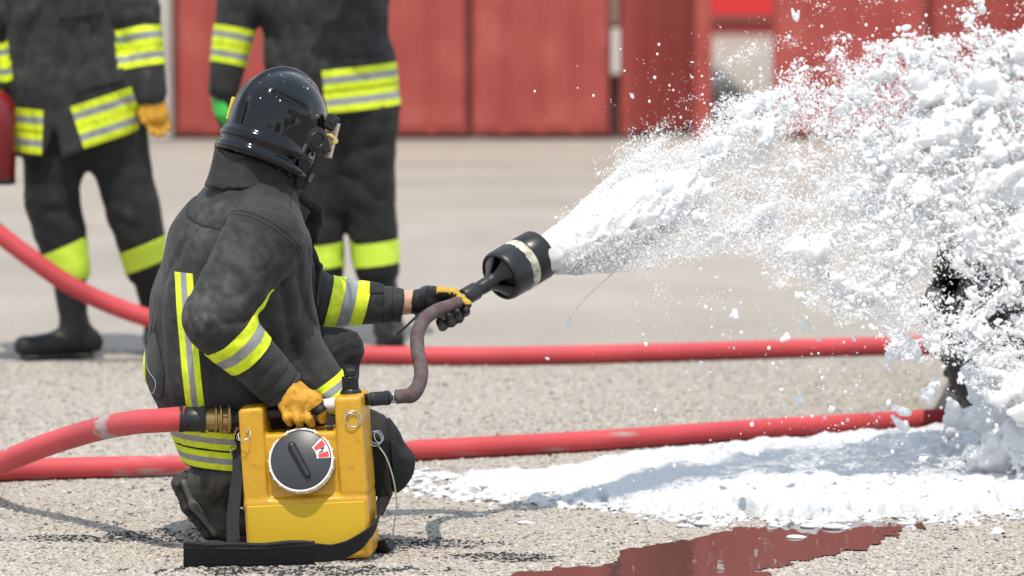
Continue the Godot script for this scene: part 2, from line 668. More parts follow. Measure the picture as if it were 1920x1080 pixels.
# a box with chamfered edges, centred on x
func cbox(size: Vector3, ch: float, x := Transform3D.IDENTITY) -> Dictionary:
	var st := SurfaceTool.new()
	st.begin(Mesh.PRIMITIVE_TRIANGLES)
	st.set_smooth_group(-1)
	var h := size * 0.5
	var pts := {}
	for sx in [-1, 1]:
		for sy in [-1, 1]:
			for sz in [-1, 1]:
				var s := Vector3(sx, sy, sz)
				for ax in 3:
					var p := h * s
					for o in 3:
						if o != ax:
							p[o] -= ch * s[o]
					pts[[sx, sy, sz, ax]] = p
	var polys := []
	for ax in 3:
		var u := (ax + 1) % 3
		var w := (ax + 2) % 3
		for sg in [-1, 1]:
			var poly := []
			for c in [[-1, -1], [1, -1], [1, 1], [-1, 1]]:
				var s := [0, 0, 0]
				s[ax] = sg
				s[u] = c[0]
				s[w] = c[1]
				poly.append(pts[[s[0], s[1], s[2], ax]])
			polys.append(poly)
		for c in [[-1, -1], [1, -1], [1, 1], [-1, 1]]:
			var s := [0, 0, 0]
			s[u] = c[0]
			s[w] = c[1]
			s[ax] = -1
			var lo_u = pts[[s[0], s[1], s[2], u]]
			var lo_w = pts[[s[0], s[1], s[2], w]]
			s[ax] = 1
			var hi_u = pts[[s[0], s[1], s[2], u]]
			var hi_w = pts[[s[0], s[1], s[2], w]]
			polys.append([lo_u, hi_u, hi_w, lo_w])
	for sx in [-1, 1]:
		for sy in [-1, 1]:
			for sz in [-1, 1]:
				polys.append([pts[[sx, sy, sz, 0]], pts[[sx, sy, sz, 1]], pts[[sx, sy, sz, 2]]])
	var md := blank()
	for poly in polys:
		var c := Vector3.ZERO
		for p in poly:
			c += p
		c /= poly.size()
		var nrm: Vector3 = (poly[2] - poly[0]).cross(poly[1] - poly[0]).normalized()
		if nrm.dot(c) < 0:
			poly.reverse()
			nrm = -nrm
		var s: int = md.v.size()
		for p in poly:
			md.v.append(p)
			md.n.append(nrm)
		for k in range(1, poly.size() - 1):
			md.i.append_array([s, s + k, s + k + 1])
	return moved(md, x)

# a strap: a flat band along a path, its width along the given directions
func ribbon(path: PackedVector3Array, wide: Callable, thick: float) -> Dictionary:
	var md := blank()
	var v := PackedVector3Array()
	var idx := PackedInt32Array()
	for k in path.size():
		var t: Vector3 = (path[mini(k + 1, path.size() - 1)] - path[maxi(k - 1, 0)]).normalized()
		var w: Vector3 = wide.call(float(k) / (path.size() - 1))
		var half := w.length() * 0.5
		var wd := (w - t * w.dot(t)).normalized()
		var n := t.cross(wd).normalized()
		var r := minf(thick * 0.5, half * 0.4)
		for c in [[-1.0, -0.45], [-0.94, -1.0], [0.94, -1.0], [1.0, -0.45], [1.0, 0.45], [0.94, 1.0], [-0.94, 1.0], [-1.0, 0.45]]:
			v.append(path[k] + wd * (c[0] * half) + n * (c[1] * r))
	for k in path.size() - 1:
		for j in 8:
			var a := k * 8 + j
			var b := k * 8 + (j + 1) % 8
			idx.append_array([a, b, b + 8, a, b + 8, a + 8])
	for e in [0, path.size() - 1]:
		for j in range(1, 7):
			if e == 0:
				idx.append_array([0, j + 1, j])
			else:
				idx.append_array([e * 8, e * 8 + j, e * 8 + j + 1])
	# split for crisp faces
	var fv := PackedVector3Array()
	var fn := PackedVector3Array()
	var fi := PackedInt32Array()
	var tmp := {"v": v, "i": idx}
	quad_normals(tmp)
	md.v = v
	md.n = tmp.n
	md.i = idx
	return md

func ring(c: Vector3, axis: Vector3, R: float, r: float, seg := 28, turn := TAU) -> Dictionary:
	var x := along(c, c + axis)
	var p := PackedVector3Array()
	for k in seg + 1:
		var a := turn * k / seg
		p.append(x * Vector3(R * cos(a), 0, R * sin(a)))
	return tube(p, r, 8, turn < TAU - 0.01)

# ---- materials
func srgb(r: float, g: float, b: float) -> Color:
	return Color(r, g, b).linear_to_srgb()

func plain(color: Color, rough := 0.6, metal := 0.0, spec := 0.5) -> StandardMaterial3D:
	var m := StandardMaterial3D.new()
	m.albedo_color = color
	m.roughness = rough
	m.metallic = metal
	m.metallic_specular = spec
	return m

func fnl(type: int, freq: float, seed_: int, oct := 4, fractal := FastNoiseLite.FRACTAL_FBM) -> FastNoiseLite:
	var f := FastNoiseLite.new()
	f.noise_type = type
	f.frequency = freq
	f.seed = seed_
	f.fractal_type = fractal if oct > 1 else FastNoiseLite.FRACTAL_NONE
	f.fractal_octaves = oct
	return f

func ntex(noise: FastNoiseLite, size: int, stops: Array, normal := false, bump := 4.0) -> NoiseTexture2D:
	var t := NoiseTexture2D.new()
	t.width = size
	t.height = size
	t.seamless = true
	t.noise = noise
	if normal:
		t.as_normal_map = true
		t.bump_strength = bump
	else:
		var g := Gradient.new()
		g.offsets = PackedFloat32Array(stops.map(func(s): return s[0]))
		g.colors = PackedColorArray(stops.map(func(s): return s[1]))
		t.color_ramp = g
	return t

func triplanar(m: StandardMaterial3D, scale: float, world := false) -> StandardMaterial3D:
	m.uv1_triplanar = true
	m.uv1_world_triplanar = world
	m.uv1_scale = Vector3.ONE * scale
	return m


# ---------------------------------------------------------------- the yard
var speck: FastNoiseLite
var puddle_noise: FastNoiseLite

# how far inside the puddle a point of the ground is (metres, rough)
func puddle_depth(x: float, z: float) -> float:
	var c := Vector2(x - 0.62, z - 0.08).rotated(0.9)
	var e := 1.0 - Vector2(c.x / 0.70, c.y / 0.22).length()
	var c2 := Vector2(x - 0.28, z - 0.55)
	var e2 := 1.0 - Vector2(c2.x / 0.34, c2.y / 0.2).length()
	return maxf(e * 0.3, e2 * 0.2) + 0.075 * puddle_noise.get_noise_2d(x * 3.0, z * 3.0) + 0.045 * puddle_noise.get_noise_2d(x * 12.0, z * 7.0)

# black patches where the binder shows between the stones
func bitumen(x: float, z: float) -> float:
	var b := 0.0
	for s in [[Vector3(-0.954, 0.000, -0.159), 0.20, 0.16], [Vector3(-1.177, 0.000, -0.113), 0.26, 0.09], [Vector3(-0.225, 0.000, -0.023), 0.24, 0.14], [Vector3(-0.014, 0.000, 0.195), 0.2, 0.10], [Vector3(0.326, 0.000, -0.634), 0.16, 0.1], [Vector3(-0.541, 0.000, 0.406), 0.5, 0.10]]:
		var c: Vector3 = s[0]
		b = maxf(b, 1.0 - Vector2((x - c.x) / s[1], (z - c.z) / s[2]).length())
	return b * 0.9 + 0.45 * speck.get_noise_2d(x * 9.0, z * 9.0) + 0.3 * speck.get_noise_2d(x * 40.0, z * 40.0)

func make_ground() -> void:
	speck = fnl(FastNoiseLite.TYPE_SIMPLEX_SMOOTH, 1.0, 5, 3)
	puddle_noise = fnl(FastNoiseLite.TYPE_SIMPLEX_SMOOTH, 1.0, 15, 3)
	var m := plain(Color.WHITE, 0.85, 0.0, 0.3)
	m.vertex_color_use_as_albedo = true
	m.albedo_texture = ntex(fnl(FastNoiseLite.TYPE_CELLULAR, 0.07, 61, 2), 1024, [[0.0, Color(0.98, 0.98, 0.98)], [0.45, Color(0.93, 0.92, 0.91)], [0.75, Color(0.74, 0.73, 0.72)], [1.0, Color(0.5, 0.49, 0.48)]])
	m.normal_enabled = true
	m.normal_texture = ntex(fnl(FastNoiseLite.TYPE_CELLULAR, 0.07, 61, 2), 1024, [], true, 6.0)
	m.normal_scale = 0.6
	triplanar(m, 1.4, true)
	# one sheet to the horizon: fine squares in view, wide ones beyond
	var xs := PackedFloat32Array()
	var zs := PackedFloat32Array()
	for k in 14:
		xs.append(-200.0 + k * 14.0)
	for k in 81:
		xs.append(-6.0 + k * 0.15)
	for k in 14:
		xs.append(8.0 + k * 14.0)
	for k in 12:
		zs.append(-200.0 + k * 13.0)
	for k in 150:
		zs.append(-42.0 + k * 0.3)
	for k in 12:
		zs.append(4.0 + k * 14.0)
	var md := blank()
	for z in zs:
		for x in xs:
			md.v.append(Vector3(x, 0, z))
			md.n.append(Vector3.UP)
			# paving weathered in broad streaks, paler where it is worn
			var a := speck.get_noise_2d(x * 0.16, z * 0.6) * 0.13 + speck.get_noise_2d(x * 0.5 + 40, z * 1.3) * 0.10 + speck.get_noise_2d(x * 2.0 + 11, z * 0.9) * 0.08
			md.c.append(Color(0.385, 0.353, 0.317) * (1.0 + a))
	for j in zs.size() - 1:
		for i in xs.size() - 1:
			var a := j * xs.size() + i
			md.i.append_array([a, a + 1, a + xs.size() + 1, a, a + xs.size() + 1, a + xs.size()])
	var g := put(md, "ground", m, self)
	tag(g, "", "", "", "structure")
	make_gravel()
	make_puddle()

func pebble(seed_: int) -> ArrayMesh:
	var rng := RandomNumberGenerator.new()
	rng.seed = seed_
	var md := blank()
	var seg := 7
	for r in [[0.98, -0.3], [1.0, 0.25], [0.66, 0.72], [0.0, 0.9]]:
		for j in seg:
			var a := TAU * j / seg + rng.randf() * 0.3
			var q: float = r[0] * rng.randf_range(0.82, 1.08)
			md.v.append(Vector3(q * cos(a), r[1] * rng.randf_range(0.85, 1.1), q * sin(a)))
	for k in 3:
		for j in seg:
			var a := k * seg + j
			var b := k * seg + (j + 1) % seg
			md.i.append_array([a, b, a + seg, b, b + seg, a + seg])
	quad_normals(md)
	return to_mesh(md)

func make_gravel() -> void:
	var rng := RandomNumberGenerator.new()
	rng.seed = 77
	var m := plain(Color.WHITE, 0.8, 0.0, 0.35)
	m.vertex_color_use_as_albedo = true
	var kinds := [[], [], []]
	var tints := [[], [], []]
	var n := 165000
	for k in n:
		var x := rng.randf_range(-2.0, 2.0)
		var z := 0.6 - 5.2 * pow(rng.randf(), 1.5)
		if absf(x) > (11.11 - z) * 0.1235:
			continue
		var pd := puddle_depth(x, z)
		if rng.randf() < 0.97 * smoothstep(-0.005, 0.045, pd):
			continue
		var b := bitumen(x, z)
		var r := rng.randf_range(0.0026, 0.0056)
		if rng.randf() < 0.08:
			r *= 1.5
		var c: Color
		var tone := rng.randf()
		if b > 0.28:
			if rng.randf() < 0.68:
				c = Color(0.016, 0.017, 0.018) * rng.randf_range(0.7, 1.9)
			else:
				c = Color(0.26, 0.235, 0.21) * rng.randf_range(0.6, 1.3)
		elif tone < 0.64:
			c = Color(0.385, 0.348, 0.306) * rng.randf_range(0.84, 1.14)
		elif tone < 0.80:
			c = Color(0.32, 0.27, 0.21) * rng.randf_range(0.75, 1.2)
		elif tone < 0.93:
			c = Color(0.17, 0.155, 0.14) * rng.randf_range(0.6, 1.2)
		elif tone < 0.995:
			c = Color(0.48, 0.45, 0.41)
		else:
			c = Color(0.36, 0.22, 0.13)
		c.a = 1.0
		var bs := Basis(Vector3.UP, rng.randf() * TAU).scaled(Vector3(r * rng.randf_range(0.8, 1.35), r * rng.randf_range(0.35, 0.75), r))
		bs = Basis(Vector3.RIGHT, rng.randf_range(-0.25, 0.25)) * bs
		var w := k % 3
		kinds[w].append(Transform3D(bs, Vector3(x, rng.randf_range(-0.0008, 0.0006), z)))
		tints[w].append(c)
	for w in 3:
		multi("gravel", pebble(900 + w), kinds[w], m, tints[w], "pale stones bound in the worn paving")

func multi(called: String, mesh: Mesh, places: Array, m: Material, tints: Array, label: String) -> MultiMeshInstance3D:
	var mm := MultiMesh.new()
	mm.transform_format = MultiMesh.TRANSFORM_3D
	mm.use_colors = tints.size() > 0
	mm.mesh = mesh
	mm.instance_count = places.size()
	for k in places.size():
		mm.set_instance_transform(k, places[k])
		if tints.size() > 0:
			mm.set_instance_color(k, tints[k])
	var o := MultiMeshInstance3D.new()
	o.name = numbered(called)
	o.multimesh = mm
	o.material_override = m
	add_child(o)
	tag(o, label, called.replace("_", " "), "", "stuff")
	return o

func make_puddle() -> void:
	var m := plain(srgb(0.070, 0.043, 0.036), 0.03, 0.0, 0.58)
	var nt := fnl(FastNoiseLite.TYPE_SIMPLEX_SMOOTH, 0.02, 71, 3)
	m.normal_enabled = true
	m.normal_texture = ntex(nt, 512, [], true, 2.0)
	m.normal_scale = 0.09
	triplanar(m, 1.6, true)
	var md := blank()
	var cell := 0.0075
	var nx := int(1.75 / cell)
	var nz := int(1.35 / cell)
	var at := {}
	for j in nz:
		for i in nx:
			var x := -0.1 + i * cell
			var z := -0.6 + j * cell
			if maxf(maxf(puddle_depth(x, z), puddle_depth(x + cell, z)), maxf(puddle_depth(x, z + cell), puddle_depth(x + cell, z + cell))) > 0.0:
				for c in [[i, j], [i + 1, j], [i + 1, j + 1], [i, j + 1]]:
					var key := Vector2i(c[0], c[1])
					if not at.has(key):
						at[key] = md.v.size()
						var p := Vector2(-0.1 + c[0] * cell, -0.6 + c[1] * cell)
						# pull the rim onto the shoreline
						var d := puddle_depth(p.x, p.y)
						if d < 0.0:
							var g := Vector2(puddle_depth(p.x + 0.002, p.y) - d, puddle_depth(p.x, p.y + 0.002) - d) / 0.002
							p -= (g * (d / maxf(g.length_squared(), 0.02))).limit_length(cell)
						md.v.append(Vector3(p.x, 0.0042, p.y))
						md.n.append(Vector3.UP)
				var a: int = at[Vector2i(i, j)]
				var b: int = at[Vector2i(i + 1, j)]
				var c2: int = at[Vector2i(i + 1, j + 1)]
				var d: int = at[Vector2i(i, j + 1)]
				md.i.append_array([a, b, c2, a, c2, d])
	var o := put(md, "puddle", m, self)
	tag(o, "", "", "", "structure")

# ---------------------------------------------------------------- the garage with its red folding doors
const ZD := -16.84

func wx(px: float) -> float:
	return (px - 960.0) / 286.0

func make_buildings() -> void:
	var wall := triplanar(plain(Color.WHITE, 0.85, 0.0, 0.3), 0.6)
	wall.albedo_texture = ntex(fnl(FastNoiseLite.TYPE_SIMPLEX_SMOOTH, 0.01, 81, 5), 512, [[0.2, srgb(0.38, 0.345, 0.30)], [0.8, srgb(0.47, 0.43, 0.38)]])
	var red := triplanar(plain(Color.WHITE, 0.5, 0.0, 0.5), 0.5)
	red.albedo_texture = ntex(fnl(FastNoiseLite.TYPE_SIMPLEX_SMOOTH, 0.008, 82, 5), 512, [[0.2, srgb(0.31, 0.046, 0.036)], [0.55, srgb(0.34, 0.054, 0.042)], [0.85, srgb(0.38, 0.078, 0.062)]])
	var seam := plain(srgb(0.13, 0.055, 0.045), 0.8)
	var g := thing("garage", "long garage with a row of red folding doors and pale pillars", "garage", Vector3(0, 0, ZD))
	# piers between the door bays
	for p in [[-12.0, wx(325)], [wx(2300), wx(2420)]]:
		put(cbox(Vector3(p[1] - p[0], 5.2, 0.5), 0.02, Transform3D(Basis(), Vector3((p[0] + p[1]) / 2, 2.6, ZD - 0.13))), "pier", wall, g)
	for p in [[-12.0, wx(1330)], [wx(1445), wx(2420)]]:
		put(cbox(Vector3(p[1] - p[0], 1.6, 0.5), 0.02, Transform3D(Basis(), Vector3((p[0] + p[1]) / 2, 6.01, ZD - 0.13))), "lintel", wall, g)
	for p in [[-12.3, wx(1352)], [wx(1710), wx(2440)]]:
		put(cbox(Vector3(p[1] - p[0], 0.25, 8.0), 0.04, Transform3D(Basis(), Vector3((p[0] + p[1]) / 2, 6.95, ZD - 3.5))), "roof", wall, g)
	put(cbox(Vector3(wx(1330) + 12.0, 6.6, 0.3), 0.02, Transform3D(Basis(), Vector3((wx(1330) - 12.0) / 2, 3.3, ZD - 7.0))), "back_wall", wall, g)
	put(cbox(Vector3(0.3, 6.6, 6.0), 0.02, Transform3D(Basis(), Vector3(wx(1290), 3.3, ZD - 4.0))), "side_wall", wall, g)
	put(cbox(Vector3(0.3, 6.6, 6.0), 0.02, Transform3D(Basis(), Vector3(wx(1760), 3.3, ZD - 4.0))), "side_wall", wall, g)
	put(cbox(Vector3(wx(2420) - wx(1760), 6.6, 0.3), 0.02, Transform3D(Basis(), Vector3((wx(1760) + wx(2420)) / 2, 3.3, ZD - 7.0))), "back_wall", wall, g)
	# door leaves: [left, right, yaw]
	for d in [[330, 598, 0.0], [602, 876, 0.0], [884, 1143, 0.0], [1166, 1312, 0.9], [1447, 1736, 0.0], [1744, 2020, 0.55], [2030, 2296, 0.0]]:
		var a := wx(d[0])
		var b := wx(d[1])
		var wide: float = (b - a) / cos(d[2]) * (1.0 - 0.02 * d[2])
		var hinge := Transform3D(Basis(Vector3.UP, d[2]), Vector3(a, 0, ZD))
		var leaf := put(cbox(Vector3(wide - 0.01, 5.05, 0.05), 0.006, hinge * Transform3D(Basis(), Vector3(wide / 2, 2.56, 0))), "door_leaf", red, g)
		var ribs := maxi(2, roundi(wide / 0.24))
		for k in ribs:
			var rx := wide * (k + 0.5) / ribs
			put(cbox(Vector3(wide / ribs * 0.8, 4.98, 0.02), 0.009, hinge * Transform3D(Basis(), Vector3(rx, 2.56, 0.028))), "panel", red, leaf)
	for p in [878, 600, 1152, 1740, 2025]:
		put(cbox(Vector3(0.022, 5.1, 0.05), 0.004, Transform3D(Basis(), Vector3(wx(p), 2.56, ZD - 0.06))), "joint_strip", seam, g)
	# over the passage: a red fascia that closes the gap above head height
	put(cbox(Vector3(wx(1447) - wx(1332), 3.2, 0.06), 0.008, Transform3D(Basis(), Vector3((wx(1447) + wx(1332)) / 2, 3.6, ZD - 0.02))), "fascia", red, g)
	# bare steel handle plate on the meeting edge
	put(cbox(Vector3(0.055, 0.30, 0.02), 0.006, Transform3D(Basis(), Vector3(wx(1154), 0.58, ZD + 0.03))), "handle_plate", plain(srgb(0.55, 0.50, 0.46), 0.5), g)
	put(cbox(Vector3(0.06, 0.35, 0.02), 0.006, Transform3D(Basis(), Vector3(wx(1152), 0.93, ZD + 0.03))), "handle_plate", plain(srgb(0.20, 0.12, 0.09), 0.6), g)
	put(cbox(Vector3(0.11, 5.1, 0.12), 0.01, Transform3D(Basis(), Vector3(wx(1318), 2.56, ZD + 0.0))), "door_post", red, g)
	# seen through the passage: another building's bright red gate across the yard
	var far := thing("gatehouse", "bright red gate of another building seen through the open passage", "building", Vector3(5.0, 0, -34.5))
	var bright := plain(srgb(0.62, 0.03, 0.03), 0.45)
	put(cbox(Vector3(12, 3.6, 0.12), 0.02, Transform3D(Basis(), Vector3(6.0, 1.82, -34.5))), "gate_panel", bright, far)
	put(cbox(Vector3(12, 0.09, 0.06), 0.01, Transform3D(Basis(), Vector3(6.0, 0.16, -34.41))), "rail", seam, far)
	put(cbox(Vector3(14, 2.0, 0.4), 0.02, Transform3D(Basis(), Vector3(6.0, 4.63, -34.6))), "wall", wall, far)

# ---------------------------------------------------------------- red fire hoses
func hose_tint(seed_: int, worn: float, spots: Array) -> Callable:
	var f := fnl(FastNoiseLite.TYPE_SIMPLEX_SMOOTH, 1.0, seed_, 4)
	return func(p: Vector3) -> Color:
		var k := f.get_noise_3dv(p * 14.0) + 0.35 * f.get_noise_3dv(p * 60.0)
		var red := Color(0.62, 0.075, 0.085) * (1.0 + 0.25 * f.get_noise_3dv(p * 3.0))
		for s in spots:
			var q: Vector3 = p - s[0]
			q.x /= s[1]
			k = maxf(k, 0.9 * (1.0 - q.length() / 0.06) + 0.55 * f.get_noise_3dv(p * 26.0) + 0.2 * f.get_noise_3dv(p * 90.0) + worn)
		return red.lerp(Color(0.44, 0.36, 0.345), smoothstep(worn, worn + 0.10, k))

func make_hoses() -> void:
	# the line that feeds the canister, in the foreground
	var feed := thing("fire_hose", "red hose with white scuffed patches feeding the yellow canister", "hose", Vector3(-1.119, 0.265, 0.150), "red fire hoses")
	var p1 := smooth_path([Vector3(-2.228, 0.032, -0.983), Vector3(-1.795, 0.034, -0.948), Vector3(-1.576, 0.045, -1.022), Vector3(-1.425, 0.127, -0.660), Vector3(-1.265, 0.211, -0.420), Vector3(-1.110, 0.283, -0.180), Vector3(-0.988, 0.334, 0.060), Vector3(-0.911, 0.351, 0.150), Vector3(-0.838, 0.360, 0.172)], 14)
	put(tinted(tube(p1, 0.0315, 28), hose_tint(5, 0.62, [[Vector3(-1.032, 0.296, -0.080), 1.5], [Vector3(-1.454, 0.078, -1.050), 0.9], [Vector3(-1.347, 0.134, -0.800), 0.25]])), "hose_line", M.hose, feed)
	# the line along the ground just behind the crouching man
	var near := thing("fire_hose", "nearer red hose lying along the ground behind the canister", "hose", Vector3(0.000, 0.000, -1.715), "red fire hoses")
	var p2 := smooth_path([Vector3(-2.048, 0.032, -0.825), Vector3(-1.575, 0.032, -1.135), Vector3(-1.307, 0.032, -1.223), Vector3(-0.970, 0.032, -1.290), Vector3(-0.633, 0.032, -1.449), Vector3(-0.289, 0.032, -1.612), Vector3(0.228, 0.032, -1.816), Vector3(0.731, 0.032, -2.077), Vector3(1.110, 0.032, -2.244), Vector3(1.427, 0.032, -2.375), Vector3(1.958, 0.032, -2.522), Vector3(2.650, 0.032, -2.550)], 10)
	put(tinted(tube(p2, 0.0315, 24), hose_tint(6, 0.46, [[Vector3(-1.268, 0.012, -1.297), 7.0], [Vector3(-0.994, 0.010, -1.401), 3.0]])), "hose_line", M.hose, near)
	# the far line, raised at the left where it is being carried
	var far := thing("fire_hose", "farther red hose sagging in from the left and running along the ground", "hose", Vector3(0.000, 0.000, -4.369), "red fire hoses")
	var p3 := smooth_path([Vector3(-2.321, 0.946, -4.100), Vector3(-2.058, 0.650, -4.100), Vector3(-1.851, 0.484, -4.100), Vector3(-1.718, 0.381, -4.100), Vector3(-1.588, 0.287, -4.120), Vector3(-1.438, 0.210, -4.150), Vector3(-1.287, 0.154, -4.170), Vector3(-1.078, 0.085, -4.200), Vector3(-0.806, 0.034, -4.140), Vector3(-0.498, 0.034, -4.106), Vector3(0.000, 0.034, -4.089), Vector3(0.656, 0.034, -4.225), Vector3(1.247, 0.034, -4.380), Vector3(1.562, 0.034, -4.415), Vector3(2.004, 0.034, -4.208), Vector3(2.658, 0.034, -3.554)], 10)
	put(tinted(tube(p3, 0.0335, 24), hose_tint(7, 0.75, [])), "hose_line", M.hose, far)

# a row of dark trees behind the camera; only the glossy helmet mirrors it
func make_treeline() -> void:
	var rng := RandomNumberGenerator.new()
	rng.seed = 31
	var md := blank()
	for k in 17:
		var c := Vector3(-44.0 + k * 5.4 + rng.randf_range(-1.2, 1.2), 0, 30.0 + rng.randf_range(-2, 3))
		var h := rng.randf_range(6.5, 9.5)
		join(md, bar(c, c + Vector3(0, h * 0.5, 0), 0.22, 0.12, 8))
		for q in 420:
			var u := Vector3(rng.randfn(), rng.randfn(), rng.randfn()).normalized() * pow(rng.randf(), 0.4)
			var p := c + Vector3(u.x * 2.6, h * 0.58 + u.y * h * 0.42, u.z * 2.4)
			var a := Vector3(rng.randfn(), rng.randfn(), rng.randfn()).normalized()
			var b := a.cross(Vector3(rng.randfn(), rng.randfn(), rng.randfn())).normalized()
			var n := b.cross(a).normalized()
			var r := rng.randf_range(0.2, 0.42)
			var s: int = md.v.size()
			md.v.append_array([p - a * r, p + b * r * 0.6, p + a * r, p - b * r * 0.6])
			md.n.append_array([n, n, n, n])
			md.i.append_array([s, s + 1, s + 2, s, s + 2, s + 3])
	md.uv = PackedVector2Array()
	var o := put(md, "treeline", plain(srgb(0.035, 0.055, 0.022), 0.8), self)
	tag(o, "dark row of trees across the yard that the helmet mirrors", "trees", "", "stuff")


# ---------------------------------------------------------------- the yellow foam canister
class Shape:
	var f: Callable
	func d(p: Vector3) -> float:
		return f.call(p)

func rbox(p: Vector3, c: Vector3, h: Vector3, r: float) -> float:
	var q := (p - c).abs() - h + Vector3(r, r, r)
	return q.max(Vector3.ZERO).length() + minf(maxf(q.x, maxf(q.y, q.z)), 0.0) - r

func smin(a: float, b: float, k: float) -> float:
	var g := maxf(k - absf(a - b), 0.0)
	return minf(a, b) - g * g * 0.25 / k

func knurled(x: Transform3D, r: float, length: float, teeth: int, depth: float) -> Dictionary:
	# a round grip with ribs along it
	var md := blank()
	var seg := teeth * 4
	var prof := [[0.0, 0.0], [r * 0.93, 0.0], [r, length * 0.06], [r, length * 0.94], [r * 0.93, length], [0.0, length]]
	for k in prof.size():
		for j in seg:
			var a := TAU * j / seg
			var q: float = prof[k][0]
			if q > 0.0 and j % 4 < 2:
				q -= depth
			md.v.append(x * Vector3(q * cos(a), prof[k][1], q * sin(a)))
	var flat := blank()
	for k in prof.size() - 1:
		for j in seg:
			var a := k * seg + j
			var b := k * seg + (j + 1) % seg
			var s: int = flat.v.size()
			flat.v.append_array([md.v[a], md.v[b], md.v[b + seg], md.v[a + seg]])
			flat.i.append_array([s, s + 1, s + 2, s, s + 2, s + 3])
	quad_normals(flat)
	return flat

func make_canister() -> void:
	var O := Vector3(-0.513, 0.000, 0.255)
	var c := thing("foam_canister", "yellow plastic foam canister with black dial cap held by crouching firefighter", "canister", O)
	# own frame: leaning slightly to the left, its face turned a little to the left
	var X := Transform3D(Basis(Vector3.UP, -0.10) * Basis(Vector3.BACK, 0.062), O + Vector3(0, 0, -0.085))
	var s := Shape.new()
	s.f = func(p: Vector3) -> float:
		var taper := 1.0 + 0.03 * (0.4 - p.y)
		var q := Vector3(p.x / taper, p.y, p.z)
		var e := rbox(q, Vector3(0, 0.083, 0), Vector3(0.160, 0.083, 0.085), 0.014)
		e = smin(e, rbox(q, Vector3(0, 0.235, -0.006), Vector3(0.155, 0.095, 0.074), 0.010), 0.006)
		e = smin(e, rbox(q, Vector3(-0.128, 0.271, 0), Vector3(0.032, 0.131, 0.082), 0.010), 0.008)
		e = smin(e, rbox(q, Vector3(0.125, 0.291, 0), Vector3(0.035, 0.128, 0.082), 0.010), 0.008)
		# dished seat for the cap
		var w := q - Vector3(-0.004, 0.255, 0.105)
		e = maxf(e, -(Vector3(w.x, w.y, w.z * 1.5).length() - 0.100))
		# groove where the label panel begins
		e = maxf(e, 0.0035 - (Vector2(q.y - 0.170, q.z - 0.088)).length())
		return e
	var tank := moved(net(s, 0.0045, Vector3(-0.19, -0.02, -0.11), Vector3(0.19, 0.45, 0.11)), X)
	put(tank, "tank", M.tank, c)
	put(cbox(Vector3(0.306, 0.122, 0.004), 0.0015, X * Transform3D(Basis(), Vector3(0.0, 0.088, 0.086))), "label_panel", M.tank_label, c)
	# the dial cap, tilted up
	var CX := X * Transform3D(Basis(Vector3.RIGHT, PI / 2 - 0.36), Vector3(-0.004, 0.254, 0.062))
	var cap := put(lathe([Vector2(0, 0.028), Vector2(0.075, 0.028), Vector2(0.077, 0.0265), Vector2(0.0785, 0.024), Vector2(0.0785, 0.02)], CX, 48), "dial_cap", M.cap_black, c)
	put(lathe([Vector2(0.0785, 0.025), Vector2(0.080, 0.0275), Vector2(0.083, 0.0275), Vector2(0.0842, 0.025), Vector2(0.0842, 0.0), Vector2(0.06, 0.0)], CX, 56), "cap_ring", M.white_plastic, cap)
	var nub := cbox(Vector3(0.005, 0.018, 0.004), 0.001)
	for k in 22:
		var a := TAU * k / 22.0
		put(moved(nub, CX * Transform3D(Basis(Vector3.UP, -a), Vector3(0.0846 * cos(a), 0.0155, 0.0846 * sin(a))) * Transform3D(Basis(Vector3.UP, PI / 2), Vector3.ZERO)), "ring_tooth", M.white_plastic, cap)
	var grip := Field.new()
	grip.cap(Vector3(-0.022, 0.034, -0.036), Vector3(0.018, 0.034, 0.042), 0.011, 0.0085, 0.01)
	put(moved(netf(grip, 0.0025), CX), "turn_grip", M.rubber, cap)
	# red and white scale print at the edge of the dial
	var wedge := func(a0: float, a1: float, r0: float, r1: float, h: float) -> Dictionary:
		return lathe([Vector2(r0, h - 0.003), Vector2(r0, h), Vector2(r1, h), Vector2(r1, h - 0.003)], CX, 10, a0, a1)
	put(wedge.call(-0.80, -0.02, 0.042, 0.0765, 0.0295), "scale_window", M.white_plastic, cap)
	put(wedge.call(-0.72, -0.50, 0.045, 0.074, 0.0310), "red_mark", M.red_print, cap)
	put(wedge.call(-0.26, -0.06, 0.047, 0.074, 0.0310), "red_mark", M.red_print, cap)
	put(wedge.call(-0.47, -0.40, 0.058, 0.068, 0.0310), "black_mark", M.cap_black, cap)
	put(wedge.call(-0.36, -0.31, 0.050, 0.062, 0.0310), "black_mark", M.cap_black, cap)
	# the pipe that doubles as the carrying handle
	var a0 := X * Vector3(-0.16, 0.369, 0)
	var a1 := X * Vector3(0.162, 0.400, 0)
	var dir := (a1 - a0).normalized()
	var A := along(a0, a1)
	var pipe := put(lathe([Vector2(0, -0.035), Vector2(0.0215, -0.035), Vector2(0.0215, 0.03), Vector2(0.0165, 0.032), Vector2(0.0165, 0.15), Vector2(0.0185, 0.152), Vector2(0.0185, 0.19), Vector2(0.0, 0.19)], A, 28), "handle_pipe", M.rubber, c)
	put(lathe([Vector2(0, 0.19), Vector2(0.0155, 0.19), Vector2(0.0155, 0.215), Vector2(0, 0.215)], A, 28), "steel_sleeve", plain(srgb(0.12, 0.11, 0.10), 0.35, 0.7), pipe)
	put(lathe([Vector2(0, 0.213), Vector2(0.0175, 0.213), Vector2(0.0178, 0.238), Vector2(0.0175, 0.26), Vector2(0, 0.26)], A, 28), "white_ring", M.white_plastic, pipe)
	# coupling with the red hose: rubber sleeve, brass rings, black nut
	var e0 := Vector3(-0.857, 0.357, 0.170)
	var B := along(e0, a0 + dir * -0.028)
	var cl := e0.distance_to(a0 + dir * -0.028)
